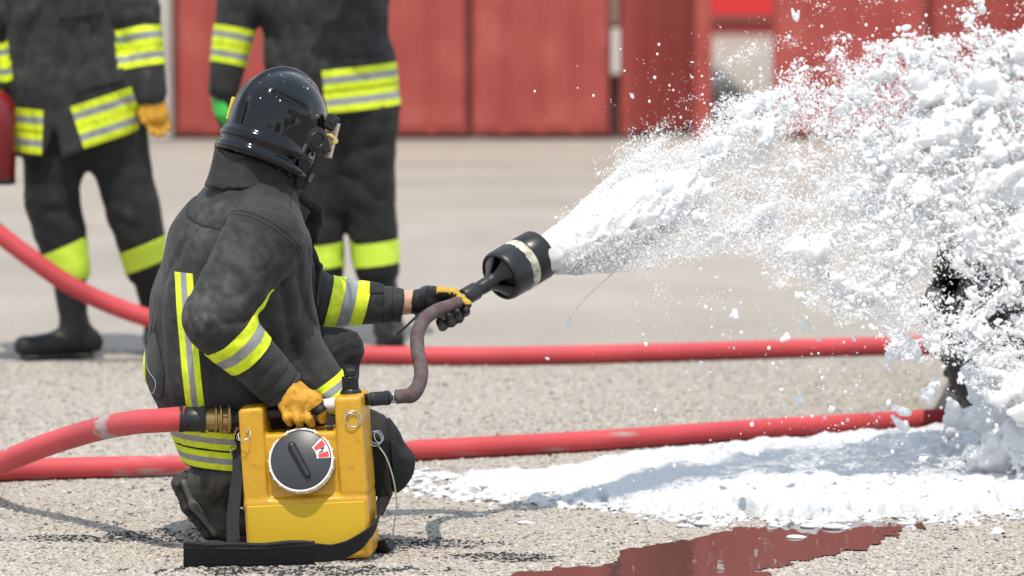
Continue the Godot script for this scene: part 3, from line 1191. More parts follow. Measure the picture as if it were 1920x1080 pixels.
	var sleeve := put(lathe([Vector2(0.030, -0.004), Vector2(0.0345, -0.004), Vector2(0.0345, 0.006), Vector2(0.0325, 0.010), Vector2(0.0325, 0.052), Vector2(0.0355, 0.056), Vector2(0.0355, 0.064), Vector2(0.02, 0.064)], B, 32), "hose_sleeve", M.rubber, c)
	var brass := put(lathe([Vector2(0.02, 0.064), Vector2(0.0285, 0.064), Vector2(0.0285, 0.088), Vector2(0.033, 0.089), Vector2(0.0345, 0.0915), Vector2(0.033, 0.094), Vector2(0.027, 0.095), Vector2(0.027, 0.100), Vector2(0.0345, 0.101), Vector2(0.037, 0.104), Vector2(0.0345, 0.107), Vector2(0.029, 0.108), Vector2(0.029, 0.121), Vector2(0.038, 0.122), Vector2(0.040, 0.1255), Vector2(0.038, 0.129), Vector2(0.02, 0.129)], B, 36), "brass_coupling", M.brass, c)
	for k in 3:
		var a := TAU * k / 3.0 + 0.4
		put(cbox(Vector3(0.014, 0.016, 0.010), 0.003, B * Transform3D(Basis(Vector3.UP, -a), Vector3(0.031 * cos(a), 0.1145, 0.031 * sin(a)))), "lug", M.brass, brass)
	put(knurled(B * Transform3D(Basis(), Vector3(0, 0.129, 0)), 0.026, cl - 0.129 + 0.004, 9, 0.002), "coupling_nut", M.rubber, c)
	# outlet side: knurled grip and steel ferrule
	var R0 := a1 + dir * 0.002
	var R1 := Vector3(-0.320, 0.410, 0.150)
	var OUT := along(R0, R1)
	var rl := R0.distance_to(R1)
	put(lathe([Vector2(0, -0.004), Vector2(0.0155, -0.004), Vector2(0.0155, 0.012), Vector2(0, 0.012)], OUT, 24), "outlet_neck", M.rubber, c)
	put(knurled(OUT * Transform3D(Basis(), Vector3(0, 0.010, 0)), 0.0182, rl - 0.016, 20, 0.0009), "outlet_grip", M.rubber, c)
	put(lathe([Vector2(0, rl - 0.008), Vector2(0.0192, rl - 0.008), Vector2(0.0192, rl), Vector2(0, rl)], OUT, 24), "grip_lip", M.rubber, c)
	put(lathe([Vector2(0, rl), Vector2(0.0150, rl), Vector2(0.0150, rl + 0.006), Vector2(0.0143, rl + 0.007), Vector2(0.0150, rl + 0.009), Vector2(0.0150, rl + 0.0205), Vector2(0, rl + 0.0205)], OUT, 24), "ferrule", M.steel, c)
	# valve knob on the right-hand column
	var K := X * Transform3D(Basis(), Vector3(0.124, 0.418, 0.0))
	var knob := put(knurled(K * Transform3D(Basis(), Vector3(0, 0.013, 0)), 0.0215, 0.032, 16, 0.0022), "valve_knob", M.plastic, c)
	put(lathe([Vector2(0, -0.004), Vector2(0.028, -0.004), Vector2(0.028, 0.005), Vector2(0.022, 0.013), Vector2(0, 0.013)], K, 32), "knob_base", M.plastic, knob)
	put(cbox(Vector3(0.027, 0.020, 0.027), 0.004, K * Transform3D(Basis(Vector3.UP, 0.4), Vector3(0, 0.054, 0))), "knob_head", M.plastic, knob)
	put(cbox(Vector3(0.016, 0.014, 0.012), 0.002, X * Transform3D(Basis(), Vector3(0.070, 0.336, 0.04))), "latch", M.rubber, c)
	# split rings and clips
	put(ring(X * Vector3(0.137, 0.362, 0.0855), X.basis * Vector3(0.15, 0.1, 1), 0.0205, 0.0016, 30, TAU * 0.97), "split_ring", M.steel, c)
	put(ring(X * Vector3(0.134, 0.360, 0.088), X.basis * Vector3(0.2, 0.1, 1), 0.0175, 0.0014, 26, TAU * 0.62), "split_ring", M.steel, c)
	put(bar(X * Vector3(0.122, 0.381, 0.080), X * Vector3(0.122, 0.381, 0.0905), 0.0036), "rivet", M.steel, c)
	put(ring(X * Vector3(-0.146, 0.335, 0.086), X.basis * Vector3(-0.3, 0.5, 0.8), 0.0175, 0.0009, 26), "wire_loop", M.steel, c)
	put(ring(X * Vector3(-0.150, 0.332, 0.087), X.basis * Vector3(-0.1, 0.8, 0.6), 0.0165, 0.0009, 26), "wire_loop", M.steel, c)
	put(bar(X * Vector3(-0.139, 0.344, 0.080), X * Vector3(-0.139, 0.344, 0.0895), 0.0034), "rivet", M.steel, c)
	var clip := Vector3(-0.356, 0.300, 0.130)
	put(ring(clip, Vector3(0.5, 0.3, 1), 0.0185, 0.0017), "strap_ring", M.steel, c)
	put(ring(clip + Vector3(0.004, 0.003, -0.006), Vector3(0.2, 0.6, 1), 0.0175, 0.0017), "strap_ring", M.steel, c)
	put(ring(clip + Vector3(0.009, 0.006, -0.002), Vector3(0.9, 0.3, 0.7), 0.016, 0.0015), "strap_ring", M.steel, c)
	put(tube(smooth_path([Vector3(-0.382, 0.369, 0.110), Vector3(-0.374, 0.356, 0.120), Vector3(-0.372, 0.334, 0.125), Vector3(-0.363, 0.315, 0.130)], 5), 0.003, 8), "hook", plain(srgb(0.2, 0.15, 0.09), 0.4, 0.6), c)
	put(ring(Vector3(-0.721, 0.272, 0.160), Vector3(1, 0.2, 0.6), 0.012, 0.0018), "strap_ring", M.steel, c)
	# the wire lanyard and the blind cap at its end
	put(tube(smooth_path([Vector3(-0.349, 0.285, 0.135), Vector3(-0.326, 0.254, 0.150), Vector3(-0.307, 0.197, 0.160), Vector3(-0.299, 0.134, 0.160), Vector3(-0.306, 0.077, 0.150), Vector3(-0.310, 0.041, 0.145)], 8), 0.0019, 8), "lanyard", plain(srgb(0.36, 0.33, 0.26), 0.5, 0.3), c)
	var bc := Vector3(-0.350, 0.013, 0.130)
	put(knurled(along(bc, Vector3(-0.306, 0.030, 0.150)), 0.0185, 0.041, 18, 0.0014), "blind_cap", M.plastic, c)
	# carrying strap: a thin left band, a padded piece on the ground, a band under the front and up the right side
	var w_of := func(a: Vector3, b: Vector3) -> Callable:
		return func(t: float) -> Vector3: return a.lerp(b, t)
	put(ribbon(smooth_path([Vector3(-0.708, 0.279, 0.170), Vector3(-0.707, 0.230, 0.200), Vector3(-0.713, 0.165, 0.230), Vector3(-0.717, 0.107, 0.260), Vector3(-0.714, 0.053, 0.290)], 6), w_of.call(Vector3(0.028, 0, 0.018), Vector3(0.034, 0, 0.012)), 0.005), "strap", M.webbing, c)
	var padp := smooth_path([Vector3(-0.837, 0.032, 0.360), Vector3(-0.761, 0.030, 0.355), Vector3(-0.667, 0.027, 0.345), Vector3(-0.572, 0.030, 0.335), Vector3(-0.505, 0.033, 0.320)], 8)
	var pad_wave := func(t: float) -> Vector3:
		return Vector3(0.0, 0.072 + 0.003 * sin(t * 19.0) - 0.012 * smoothstep(0.85, 1.0, t), 0.03 + 0.004 * sin(t * 11.0))
	var pad := put(ribbon(padp, pad_wave, 0.014), "shoulder_pad", M.webbing, c)
	for k in [-1, 0, 1]:
		var st := PackedVector3Array()
		for q in padp:
			st.append(q + Vector3(0, 0.020 * k + 0.002, 0.0088 + 0.008 * k))
		put(tube(st, 0.0026, 6), "stitch_rib", M.webbing, pad)
	put(ribbon(smooth_path([Vector3(-0.507, 0.033, 0.325), Vector3(-0.464, 0.028, 0.300), Vector3(-0.417, 0.041, 0.295), Vector3(-0.376, 0.068, 0.285), Vector3(-0.353, 0.088, 0.240), Vector3(-0.343, 0.109, 0.150)], 7), w_of.call(Vector3(0.0, 0.050, 0.02), Vector3(0.012, 0.036, 0.02)), 0.006), "strap", M.webbing, c)
	put(ribbon(smooth_path([Vector3(-0.349, 0.098, 0.110), Vector3(-0.339, 0.125, 0.100), Vector3(-0.328, 0.156, 0.090)], 5), w_of.call(Vector3(0.026, 0.01, 0.03), Vector3(0.038, 0, 0.02)), 0.005), "strap", M.webbing, c)
	put(ribbon(smooth_path([Vector3(-0.337, 0.145, 0.090), Vector3(-0.343, 0.187, 0.095), Vector3(-0.350, 0.238, 0.105), Vector3(-0.355, 0.278, 0.120)], 6), w_of.call(Vector3(0.050, 0, 0.02), Vector3(0.046, 0.0, 0.02)), 0.008), "strap_keeper", M.webbing, c)

# ---------------------------------------------------------------- the foam nozzle and its short hose
func make_nozzle() -> void:
	var T := Vector3(-0.138, 0.620, -0.300)
	var n := thing("foam_nozzle", "black foam branch with a wide barrel and torn cream tape band", "nozzle", T)
	var D := Vector3(0.70, 0.35, -0.62).normalized()
	var X := along(T, T + D)
	put(lathe([Vector2(0, -0.03), Vector2(0.0135, -0.03), Vector2(0.0135, -0.004), Vector2(0.0128, -0.002), Vector2(0.0135, 0.0), Vector2(0.0135, 0.02), Vector2(0, 0.02)], X, 24), "ferrule", M.steel, n)
	put(lathe([Vector2(0.013, 0.012), Vector2(0.0225, 0.012), Vector2(0.024, 0.015), Vector2(0.024, 0.058), Vector2(0.0225, 0.061), Vector2(0.012, 0.061)], X, 32), "tail_nut", M.rubber, n)
	put(lathe([Vector2(0.0, 0.061), Vector2(0.0195, 0.061), Vector2(0.0195, 0.078), Vector2(0.0205, 0.080), Vector2(0.0205, 0.108), Vector2(0.022, 0.116), Vector2(0.019, 0.135), Vector2(0.0, 0.142)], X, 32), "stem", M.plastic, n)
	# open-backed barrel held on four curved arms
	var y0 := 0.148
	var y1 := 0.300
	var R := 0.0705
	put(lathe([Vector2(R - 0.012, y0 + 0.012), Vector2(R - 0.010, y0 + 0.001), Vector2(R - 0.005, y0), Vector2(R - 0.002, y0 + 0.003), Vector2(R, y0 + 0.012), Vector2(R + 0.0005, y0 + 0.09), Vector2(R - 0.001, y0 + 0.092), Vector2(R - 0.001, y0 + 0.095), Vector2(R + 0.0005, y0 + 0.097), Vector2(R, y1 - 0.003), Vector2(R - 0.003, y1), Vector2(R - 0.007, y1), Vector2(R - 0.008, y1 - 0.004), Vector2(R - 0.008, y0 + 0.02), Vector2(R - 0.012, y0 + 0.012)], X, 56), "barrel", M.plastic, n)
	# bell-shaped back with four openings: the webs between them
	var prof := []
	for j in 8:
		var u := j / 7.0
		prof.append(Vector2(lerpf(0.019, R - 0.006, pow(u, 1.25)), 0.102 + 0.052 * pow(u, 0.8)))
	for j in 8:
		var u := 1.0 - j / 7.0
		prof.append(Vector2(lerpf(0.015, R - 0.009, pow(u, 1.25)), 0.107 + 0.053 * pow(u, 0.8)))
	prof.append(prof[0])
	for k in 4:
		var a := TAU * k / 4.0 + 0.55
		put(lathe(prof, X, 12, a - 0.46, a + 0.46), "arm", M.plastic, n)
		for sd in [-1.0, 1.0]:
			var rib := PackedVector3Array()
			for j in 8:
				rib.append(X * (Basis(Vector3.UP, -(a + 0.46 * sd)) * Vector3((prof[j].x + prof[15 - j].x) * 0.5, (prof[j].y + prof[15 - j].y) * 0.5, 0)))
			put(tube(rib, 0.0028, 8), "arm_edge", M.plastic, n)
	put(lathe([Vector2(0.0, 0.102), Vector2(0.020, 0.104), Vector2(0.026, 0.118), Vector2(0.024, 0.124), Vector2(0, 0.126)], X, 24), "bell_root", M.plastic, n)
	# inner mesh ring that breaks the foam up
	put(lathe([Vector2(0.0, y0 + 0.06), Vector2(R - 0.0085, y0 + 0.06), Vector2(R - 0.0085, y0 + 0.063), Vector2(0.0, y0 + 0.063)], X, 32), "screen_disc", plain(srgb(0.34, 0.34, 0.34), 0.4, 0.5), n)
	# a cream tape band, torn along its rear edge
	var tear := fnl(FastNoiseLite.TYPE_SIMPLEX_SMOOTH, 1.0, 91, 4)
	var md := blank()
	var seg := 120
	for j in seg + 1:
		var a := TAU * j / seg
		var e := 0.006 * tear.get_noise_1d(a * 5.0) + 0.004 * tear.get_noise_1d(a * 17.0 + 50)
		for y in [y0 + 0.062 + e, y0 + 0.0655 + e, y0 + 0.0865, y0 + 0.0885]:
			var lift: float = 0.0004 if y == y0 + 0.062 + e or y == y0 + 0.0885 else 0.0012
			md.v.append(X * Vector3((R + lift) * cos(a), y, (R + lift) * sin(a)))
			md.n.append(X.basis * Vector3(cos(a), 0, sin(a)))
	for j in seg:
		for k in 3:
			var a := j * 4 + k
			md.i.append_array([a, a + 4, a + 1, a + 1, a + 4, a + 5])
	put(md, "tape_band", M.tape_band, n)
	# the short grey hose from the canister to the branch
	var h := thing("delivery_hose", "short grey rubber hose rising from canister outlet to the foam branch", "hose", Vector3(-0.250, 0.409, 0.100))
	var p := smooth_path([Vector3(-0.301, 0.412, 0.148), Vector3(-0.282, 0.414, 0.146), Vector3(-0.260, 0.417, 0.140), Vector3(-0.242, 0.438, 0.110), Vector3(-0.237, 0.469, 0.050), Vector3(-0.248, 0.507, -0.050), Vector3(-0.250, 0.546, -0.140), Vector3(-0.233, 0.577, -0.210), Vector3(-0.200, 0.596, -0.250), Vector3(-0.163, 0.606, -0.275), Vector3(-0.140, 0.617, -0.292)], 9)
	put(tube(p, func(_run: float, k: int) -> float: return 0.0188 + 0.0022 * exp(-pow((k - 18) / 5.0, 2.0)), 24), "hose_line", M.grey_hose, h)


# ---------------------------------------------------------------- clothing helpers
func cloth_field(amp: float, stretch: Vector3) -> Field:
	var f := Field.new()
	f.noise = wrinkle
	f.amp = amp
	f.stretch = stretch
	return f

# yellow / silver / yellow reflective tape round a limb or hem; returns nothing, adds three parts
func triple(md: Dictionary, dir: Vector3, at: Vector3, from: float, wide: float, parent: Node, keep = null, more := [], lift := 0.0022) -> void:
	for k in 3:
		var pl := slab(dir, at, from + wide * k, from + wide * (k + 1))
		pl.append_array(more)
		var t := tape(md, pl, lift, keep)
		if t.v.size() > 0:
			put(t, "reflective_tape" if k == 1 else "yellow_tape", M.silver_tape if k == 1 else M.yellow_tape, parent)

func near_bone(a: Vector3, b: Vector3, r: float) -> Callable:
	var ba := b - a
	return func(p: Vector3, _n: Vector3) -> bool:
		var h := clampf((p - a).dot(ba) / ba.length_squared(), 0.0, 1.0)
		return (p - a - ba * h).length() < r

# ---------------------------------------------------------------- the helmet, in its own frame: x forward, y up, z to the wearer's right
var helmet_parts := {}

func ell(p: Vector3, c: Vector3, r: Vector3) -> float:
	var q := p - c
	var k0 := (q / r).length()
	var k1 := (q / (r * r)).length()
	return k0 * (k0 - 1.0) / maxf(k1, 1e-6)

func seg_d(p: Vector3, a: Vector3, b: Vector3) -> float:
	var h := clampf((p - a).dot(b - a) / (b - a).length_squared(), 0.0, 1.0)
	return (p - a - (b - a) * h).length()

func helmet_meshes(cell: float) -> Dictionary:
	var s := Shape.new()
	s.f = func(p: Vector3) -> float:
		var z := absf(p.z)
		var q := Vector3(p.x, p.y, z)
		var e := ell(p, Vector3(0, 0.0, 0), Vector3(0.146, 0.142, 0.124))
		if e > 0.10 or e < -0.09:
			return e
		# sides run down past the ears
		e = smin(e, ell(p, Vector3(-0.012, -0.075, 0), Vector3(0.130, 0.135, 0.119)), 0.03)
		# raised crest along the crown
		e = smin(e, ell(p, Vector3(0.004, 0.006, 0), Vector3(0.149, 0.149, 0.042)), 0.007)
		# neck bulge and rim, strongest at the back
		var back := smoothstep(0.05, -0.05, p.x)
		var rim := smoothstep(0.085, -0.01, p.x)
		var el := Vector2(p.x / 0.146, p.z / 0.124).length()
		var ang_drop := 0.16 * (p.x + 0.10)
		e = smin(e, Vector2((el - 0.99) * 0.132, p.y + 0.072 + ang_drop * 0.6).length() - 0.0135 * back, 0.024)
		e = smin(e, Vector2((el - 1.035) * 0.132, (p.y + 0.112 + ang_drop) * 0.8).length() - 0.0125 * rim, 0.014)
		# hollow inside, open below and at the face
		e = maxf(e, -ell(p, Vector3(0, -0.02, 0), Vector3(0.128, 0.132, 0.108)))
		e = maxf(e, -(p.y + 0.128 + ang_drop + 0.25 * maxf(p.x, 0.0)))
		e = maxf(e, -rbox(p, Vector3(0.212, -0.10, 0), Vector3(0.10, 0.115, 0.16), 0.04))
		# ventilation slot pressed into the side
		if z > 0.05:
			var s2 := seg_d(Vector3(p.x, p.y, 0), Vector3(-0.088, 0.066, 0), Vector3(-0.008, 0.046, 0))
			e += 0.0065 * smoothstep(0.0095, 0.0045, s2) - 0.0022 * smoothstep(0.024, 0.008, absf(s2 - 0.010))
		# recessed vent at the back of the shell
		e = maxf(e, -rbox(p, Vector3(-0.158, 0.004, 0.022), Vector3(0.024, 0.046, 0.012), 0.006))
		return e
	var shell := net(s, cell, Vector3(-0.19, -0.19, -0.16), Vector3(0.18, 0.17, 0.16), 0.01)
	return {"shell": shell}

func add_helmet(parent: Node, X: Transform3D, near: bool) -> void:
	if not helmet_parts.has(near):
		helmet_parts[near] = helmet_meshes(0.0046 if near else 0.011)
	var h := put(moved(helmet_parts[near].shell, X), "helmet", M.gloss, parent)
	# visor: a clear curved shield pushed up over the face, with a yellow edge
	var visor := blank()
	for j in 17:
		var a := lerpf(-0.95, 0.95, j / 16.0)
		for y in [0.035, 0.0, -0.035, -0.065]:
			visor.v.append(X * Vector3(0.150 * cos(a) + 0.034, y, 0.128 * sin(a)))
			visor.n.append(X.basis * Vector3(cos(a), 0, sin(a)))
	for j in 16:
		for k in 3:
			var a := j * 4 + k
			visor.i.append_array([a, a + 1, a + 4, a + 4, a + 1, a + 5])
	var vm := plain(Color(0.62, 0.5, 0.4, 0.35), 0.06)
	vm.transparency = BaseMaterial3D.TRANSPARENCY_ALPHA
	put(visor, "visor", vm, h)
	var edge := PackedVector3Array()
	for j in 17:
		var a := lerpf(-0.95, 0.95, j / 16.0)
		edge.append(X * Vector3(0.151 * cos(a) + 0.034, 0.0 - 0.03 * sin(absf(a)), 0.129 * sin(a)))
	put(tube(edge, 0.005, 8), "visor_edge", plain(srgb(0.55, 0.45, 0.03), 0.4), h)
	for sd in [-1.0, 1.0]:
		# side plate, pivot and clip of the visor
		var c := X * Transform3D(Basis(Vector3.RIGHT, PI / 2 * sd), Vector3(0.058, -0.030, 0.114 * sd))
		put(lathe([Vector2(0, 0.012), Vector2(0.030, 0.012), Vector2(0.036, 0.008), Vector2(0.038, 0.0), Vector2(0.038, -0.012)], c, 28), "visor_pivot", M.plastic, h)
		put(lathe([Vector2(0.026, 0.012), Vector2(0.024, 0.0155), Vector2(0.019, 0.0155), Vector2(0.017, 0.012)], c, 28), "pivot_ring", M.plastic, h)
		put(cbox(Vector3(0.034, 0.046, 0.018), 0.005, X * Transform3D(Basis(Vector3.UP, -0.35 * sd) * Basis(Vector3.BACK, -0.25), Vector3(0.100, 0.030, 0.108 * sd))), "visor_clip", M.plastic, h)
		put(cbox(Vector3(0.014, 0.018, 0.006), 0.002, X * Transform3D(Basis(Vector3.UP, -0.35 * sd) * Basis(Vector3.BACK, -0.25), Vector3(0.098, 0.034, 0.118 * sd))), "clip_button", M.rubber, h)
		put(cbox(Vector3(0.030, 0.050, 0.012), 0.004, X * Transform3D(Basis(Vector3.UP, -0.3 * sd) * Basis(Vector3.BACK, 0.5), Vector3(0.092, -0.035, 0.116 * sd))), "visor_arm", M.plastic, h)
		# cheek guard, strap and buckles
		put(ribbon(smooth_path([X * Vector3(0.022, -0.030, 0.119 * sd), X * Vector3(0.026, -0.085, 0.119 * sd), X * Vector3(0.040, -0.135, 0.110 * sd), X * Vector3(0.062, -0.172, 0.090 * sd)], 6), func(_t: float) -> Vector3: return X.basis * Vector3(0.020, 0.006, 0), 0.005), "chin_strap", M.webbing, h)
		put(cbox(Vector3(0.011, 0.026, 0.006), 0.0015, X * Transform3D(Basis(Vector3.BACK, -0.25), Vector3(0.022, -0.062, 0.1235 * sd))), "buckle", plain(srgb(0.10, 0.10, 0.10), 0.3, 0.6), h)
		put(cbox(Vector3(0.012, 0.030, 0.006), 0.0015, X * Transform3D(Basis(Vector3.BACK, -0.2), Vector3(0.086, -0.135, 0.098 * sd))), "buckle", plain(srgb(0.10, 0.10, 0.10), 0.3, 0.6), h)
		put(ribbon(smooth_path([X * Vector3(0.075, -0.055, 0.120 * sd), X * Vector3(0.082, -0.11, 0.104 * sd), X * Vector3(0.085, -0.175, 0.080 * sd)], 5), func(_t: float) -> Vector3: return X.basis * Vector3(0.012, 0.002, 0), 0.004), "side_strap", M.rubber, h)
	if not near:
		return
	# neck and cheek curtain of dark cloth under the shell
	var cur := Field.new()
	cur.cap(Vector3(-0.045, -0.115, 0), Vector3(0.02, -0.16, 0), 0.085, 0.082, 0.03)
	cur.cap(Vector3(0.03, -0.10, 0.04), Vector3(0.062, -0.165, 0.03), 0.062, 0.036, 0.03)
	cur.cap(Vector3(0.03, -0.10, -0.04), Vector3(0.062, -0.165, -0.03), 0.062, 0.036, 0.03)
	for sd in [-1.0, 1.0]:
		cur.cap(Vector3(0.035, -0.075, 0.062 * sd), Vector3(0.058, -0.12, 0.052 * sd), 0.046, 0.046, 0.03)
	put(moved(netf(cur, 0.008), X), "neck_curtain", M.glove_black, h)
	# yellow marking strip on the far rear edge
	put(cbox(Vector3(0.006, 0.066, 0.012), 0.002, X * Transform3D(Basis(Vector3.UP, 0.75), Vector3(-0.1265, -0.002, -0.062))), "yellow_marking", plain(srgb(0.6, 0.42, 0.02), 0.4), h)
	put(cbox(Vector3(0.006, 0.012, 0.014), 0.002, X * Transform3D(Basis(Vector3.UP, 0.75), Vector3(-0.132, -0.068, -0.064))), "yellow_marking", plain(srgb(0.6, 0.42, 0.02), 0.4), h)
	# chips in the paint
	var rng := RandomNumberGenerator.new()
	rng.seed = 404
	var white := plain(srgb(0.62, 0.62, 0.62), 0.7)
	var sh: Dictionary = helmet_parts[true].shell
	for k in 26:
		var i := rng.randi_range(0, sh.v.size() - 1)
		var tries := 0
		while tries < 400 and not (sh.v[i].z > 0.0 and sh.n[i].dot(sh.v[i].normalized()) > 0.8 and (sh.v[i].y > 0.03 or sh.v[i].y < -0.10) and sh.v[i].x < 0.08):
			i = rng.randi_range(0, sh.v.size() - 1)
			tries += 1
		var r := rng.randf_range(0.0009, 0.0026)
		var chip := lathe([Vector2(0, 0.0004), Vector2(r, 0.0003), Vector2(r * 1.1, -0.0008)], along(sh.v[i], sh.v[i] + sh.n[i]) * Transform3D(Basis(Vector3.UP, rng.randf() * TAU).scaled(Vector3(1, 1, rng.randf_range(0.5, 1.4))), Vector3.ZERO), 6)
		put(moved(chip, X), "paint_chip", white, h)

# ---------------------------------------------------------------- the crouching firefighter
func make_crouching() -> void:
	var base := Vector3(-0.696, 0.000, -0.131)
	var who := thing("person", "crouching person in black turnout gear and glossy black helmet aiming the foam nozzle", "person", base)
	var rt := Vector3(0.616, 0, 0.788)
	# -- the body under the clothes: skin shows at the left wrist
	var b := Field.new()
	b.cap(Vector3(-0.731, 0.323, -0.050), Vector3(-0.715, 0.591, -0.050), 0.12, 0.12, 0.04, rt, 0.85)
	b.cap(Vector3(-0.715, 0.591, -0.050), Vector3(-0.697, 0.775, -0.040), 0.12, 0.11, 0.04, rt, 0.85)
	b.cap(Vector3(-0.697, 0.775, -0.040), Vector3(-0.642, 0.944, -0.030), 0.10, 0.05, 0.04)
	b.cap(Vector3(-0.642, 0.944, -0.030), Vector3(-0.611, 1.104, -0.040), 0.055, 0.075, 0.03)
	b.cap(Vector3(-0.611, 1.104, -0.040), Vector3(-0.581, 1.075, -0.070), 0.085, 0.06, 0.03)
	b.cap(Vector3(-0.561, 1.064, -0.090), Vector3(-0.553, 1.052, -0.100), 0.016, 0.014, 0.01)
	b.cap(Vector3(-0.665, 0.854, 0.060), Vector3(-0.634, 0.832, 0.130), 0.06, 0.055, 0.03)
	b.to(Vector3(-0.759, 0.621, 0.230), 0.042).to(Vector3(-0.607, 0.444, 0.160), 0.032)
	b.cap(Vector3(-0.734, 0.830, -0.140), Vector3(-0.736, 0.812, -0.180), 0.06, 0.05, 0.03)
	b.to(Vector3(-0.529, 0.622, -0.280), 0.042).to(Vector3(-0.324, 0.606, -0.350), 0.036).to(Vector3(-0.245, 0.608, -0.355), 0.031)
	b.cap(Vector3(-0.683, 0.334, 0.040), Vector3(-0.350, 0.230, 0.020), 0.085, 0.055, 0.03)
	b.to(Vector3(-0.716, 0.165, -0.010), 0.04).to(Vector3(-0.773, 0.128, -0.020), 0.028)
	b.cap(Vector3(-0.723, 0.339, -0.140), Vector3(-0.481, 0.472, -0.200), 0.085, 0.055, 0.03)
	b.to(Vector3(-0.657, 0.094, -0.200), 0.038).to(Vector3(-0.600, 0.051, -0.200), 0.03)
	put(netf(b, 0.016), "body", M.skin, who)
	# -- trousers
	var t := cloth_field(0.005, Vector3(10, 7, 10))
	t.cap(Vector3(-0.723, 0.323, -0.050), Vector3(-0.717, 0.393, -0.050), 0.11, 0.13, 0.03, rt, 0.9)
	t.cap(Vector3(-0.656, 0.319, 0.030), Vector3(-0.389, 0.264, 0.020), 0.100, 0.096, 0.03)
	t.to(Vector3(-0.316, 0.220, 0.010), 0.050).to(Vector3(-0.334, 0.196, 0.000), 0.052).to(Vector3(-0.723, 0.164, -0.020), 0.07)
	t.cap(Vector3(-0.716, 0.339, -0.140), Vector3(-0.526, 0.478, -0.200), 0.11, 0.076, 0.03)
	t.to(Vector3(-0.450, 0.500, -0.210), 0.046, 0.03)
	t.cap(Vector3(-0.456, 0.483, -0.210), Vector3(-0.482, 0.431, -0.210), 0.052, 0.072, 0.03)
	t.to(Vector3(-0.635, 0.138, -0.200), 0.07)
	t.fold(Vector3(-0.453, 0.481, -0.150), Vector3(0.5, -1, 0), 0.026, 0.005, 0.12)
	t.fold(Vector3(-0.313, 0.212, 0.070), Vector3(0.3, -1, 0), 0.05, 0.005, 0.09)
	t.fold(Vector3(-0.488, 0.413, -0.120), Vector3(-1, -0.3, 0), 0.03, 0.003, 0.08)
	var tm := netf(t, 0.0095)
	var trousers := put(tm, "trousers", M.trousers, who)
	# double tape low on the left leg, seen behind the canister
	var kn := Vector3(-0.472, 0.454, -0.200)
	var an := Vector3(-0.635, 0.138, -0.200)
	triple(tm, an - kn, kn, 0.045, 0.019, trousers, near_bone(kn, an, 0.13))
	triple(tm, an - kn, kn, 0.115, 0.019, trousers, near_bone(kn, an, 0.13))
	# knee pad on the right knee
	put(tape(tm, slab(Vector3(1, 0.1, 0), Vector3(-0.315, 0.230, 0.000), 0.0, 0.2), 0.006, near_bone(Vector3(-0.378, 0.247, 0.020), Vector3(-0.308, 0.202, 0.000), 0.14)), "knee_pad", M.webbing, trousers)
	# -- jacket
	var j := cloth_field(0.0045, Vector3(8, 2.6, 8))
	j.cap(Vector3(-0.749, 0.209, -0.050), Vector3(-0.759, 0.463, -0.060), 0.112, 0.192, 0.04, rt, 0.82)
	j.cap(Vector3(-0.759, 0.463, -0.060), Vector3(-0.740, 0.619, -0.050), 0.192, 0.192, 0.03, rt, 0.82)
	j.cap(Vector3(-0.740, 0.619, -0.050), Vector3(-0.714, 0.775, -0.040), 0.192, 0.172, 0.03, rt, 0.82)
	j.cap(Vector3(-0.714, 0.775, -0.040), Vector3(-0.670, 0.914, -0.030), 0.168, 0.095, 0.04, rt, 0.86)
	j.cap(Vector3(-0.678, 0.899, 0.020), Vector3(-0.637, 0.831, 0.115), 0.088, 0.098, 0.05)
	j.cap(Vector3(-0.708, 0.891, -0.080), Vector3(-0.781, 0.818, -0.170), 0.08, 0.092, 0.05)
	# front panel spread over the thigh
	j.cap(Vector3(-0.616, 0.537, -0.030), Vector3(-0.486, 0.363, 0.020), 0.105, 0.085, 0.05)
	# creases: armpit, elbow, forearm, back, waist
	j.fold(Vector3(-0.768, 0.682, 0.290), Vector3(-0.5, -1, 0.2), 0.042, 0.005, 0.07)
	j.fold(Vector3(-0.694, 0.640, 0.280), Vector3(0.6, -1, 0), 0.048, 0.009, 0.07)
	j.fold(Vector3(-0.736, 0.557, 0.270), Vector3(1, -0.8, 0), 0.045, 0.004, 0.06)
	j.fold(Vector3(-0.608, 0.691, 0.100), Vector3(1, 0.25, 0), 0.055, 0.008, 0.12)
	j.fold(Vector3(-0.845, 0.551, 0.100), Vector3(1, 0.1, 0.3), 0.085, 0.007, 0.16)
	j.fold(Vector3(-0.746, 0.857, 0.100), Vector3(0.5, 1, 0.1), 0.07, 0.006, 0.11)
	j.fold(Vector3(-0.484, 0.631, -0.210), Vector3(1, -0.3, 0), 0.04, 0.004, 0.06)
	j.fold(Vector3(-0.556, 0.532, 0.050), Vector3(1, 0.4, 0), 0.06, 0.009, 0.12)
	j.fold(Vector3(-0.630, 0.482, 0.220), Vector3(1, -1, 0), 0.035, 0.004, 0.05)
	j.fold(Vector3(-0.656, 0.757, 0.220), Vector3(0.8, 0.5, 0.1), 0.06, 0.007, 0.09)
	var hem: Vector3 = Vector3(-0.779, 0.208, 0.080)
	var cuff_r := Vector3(-0.590, 0.428, 0.165)
	var cuff_rd := (Vector3(-0.595, 0.437, 0.165) - Vector3(-0.760, 0.624, 0.235)).normalized()
	var cuff_l := Vector3(-0.292, 0.601, -0.350)
	var sleeve_ax := Vector3(-0.760, 0.624, 0.235)
	var front_dir := (Vector3(-0.448, 0.315, 0.000) - Vector3(-0.580, 0.505, 0.000)).normalized()
	var front_end := Vector3(-0.447, 0.302, 0.030)
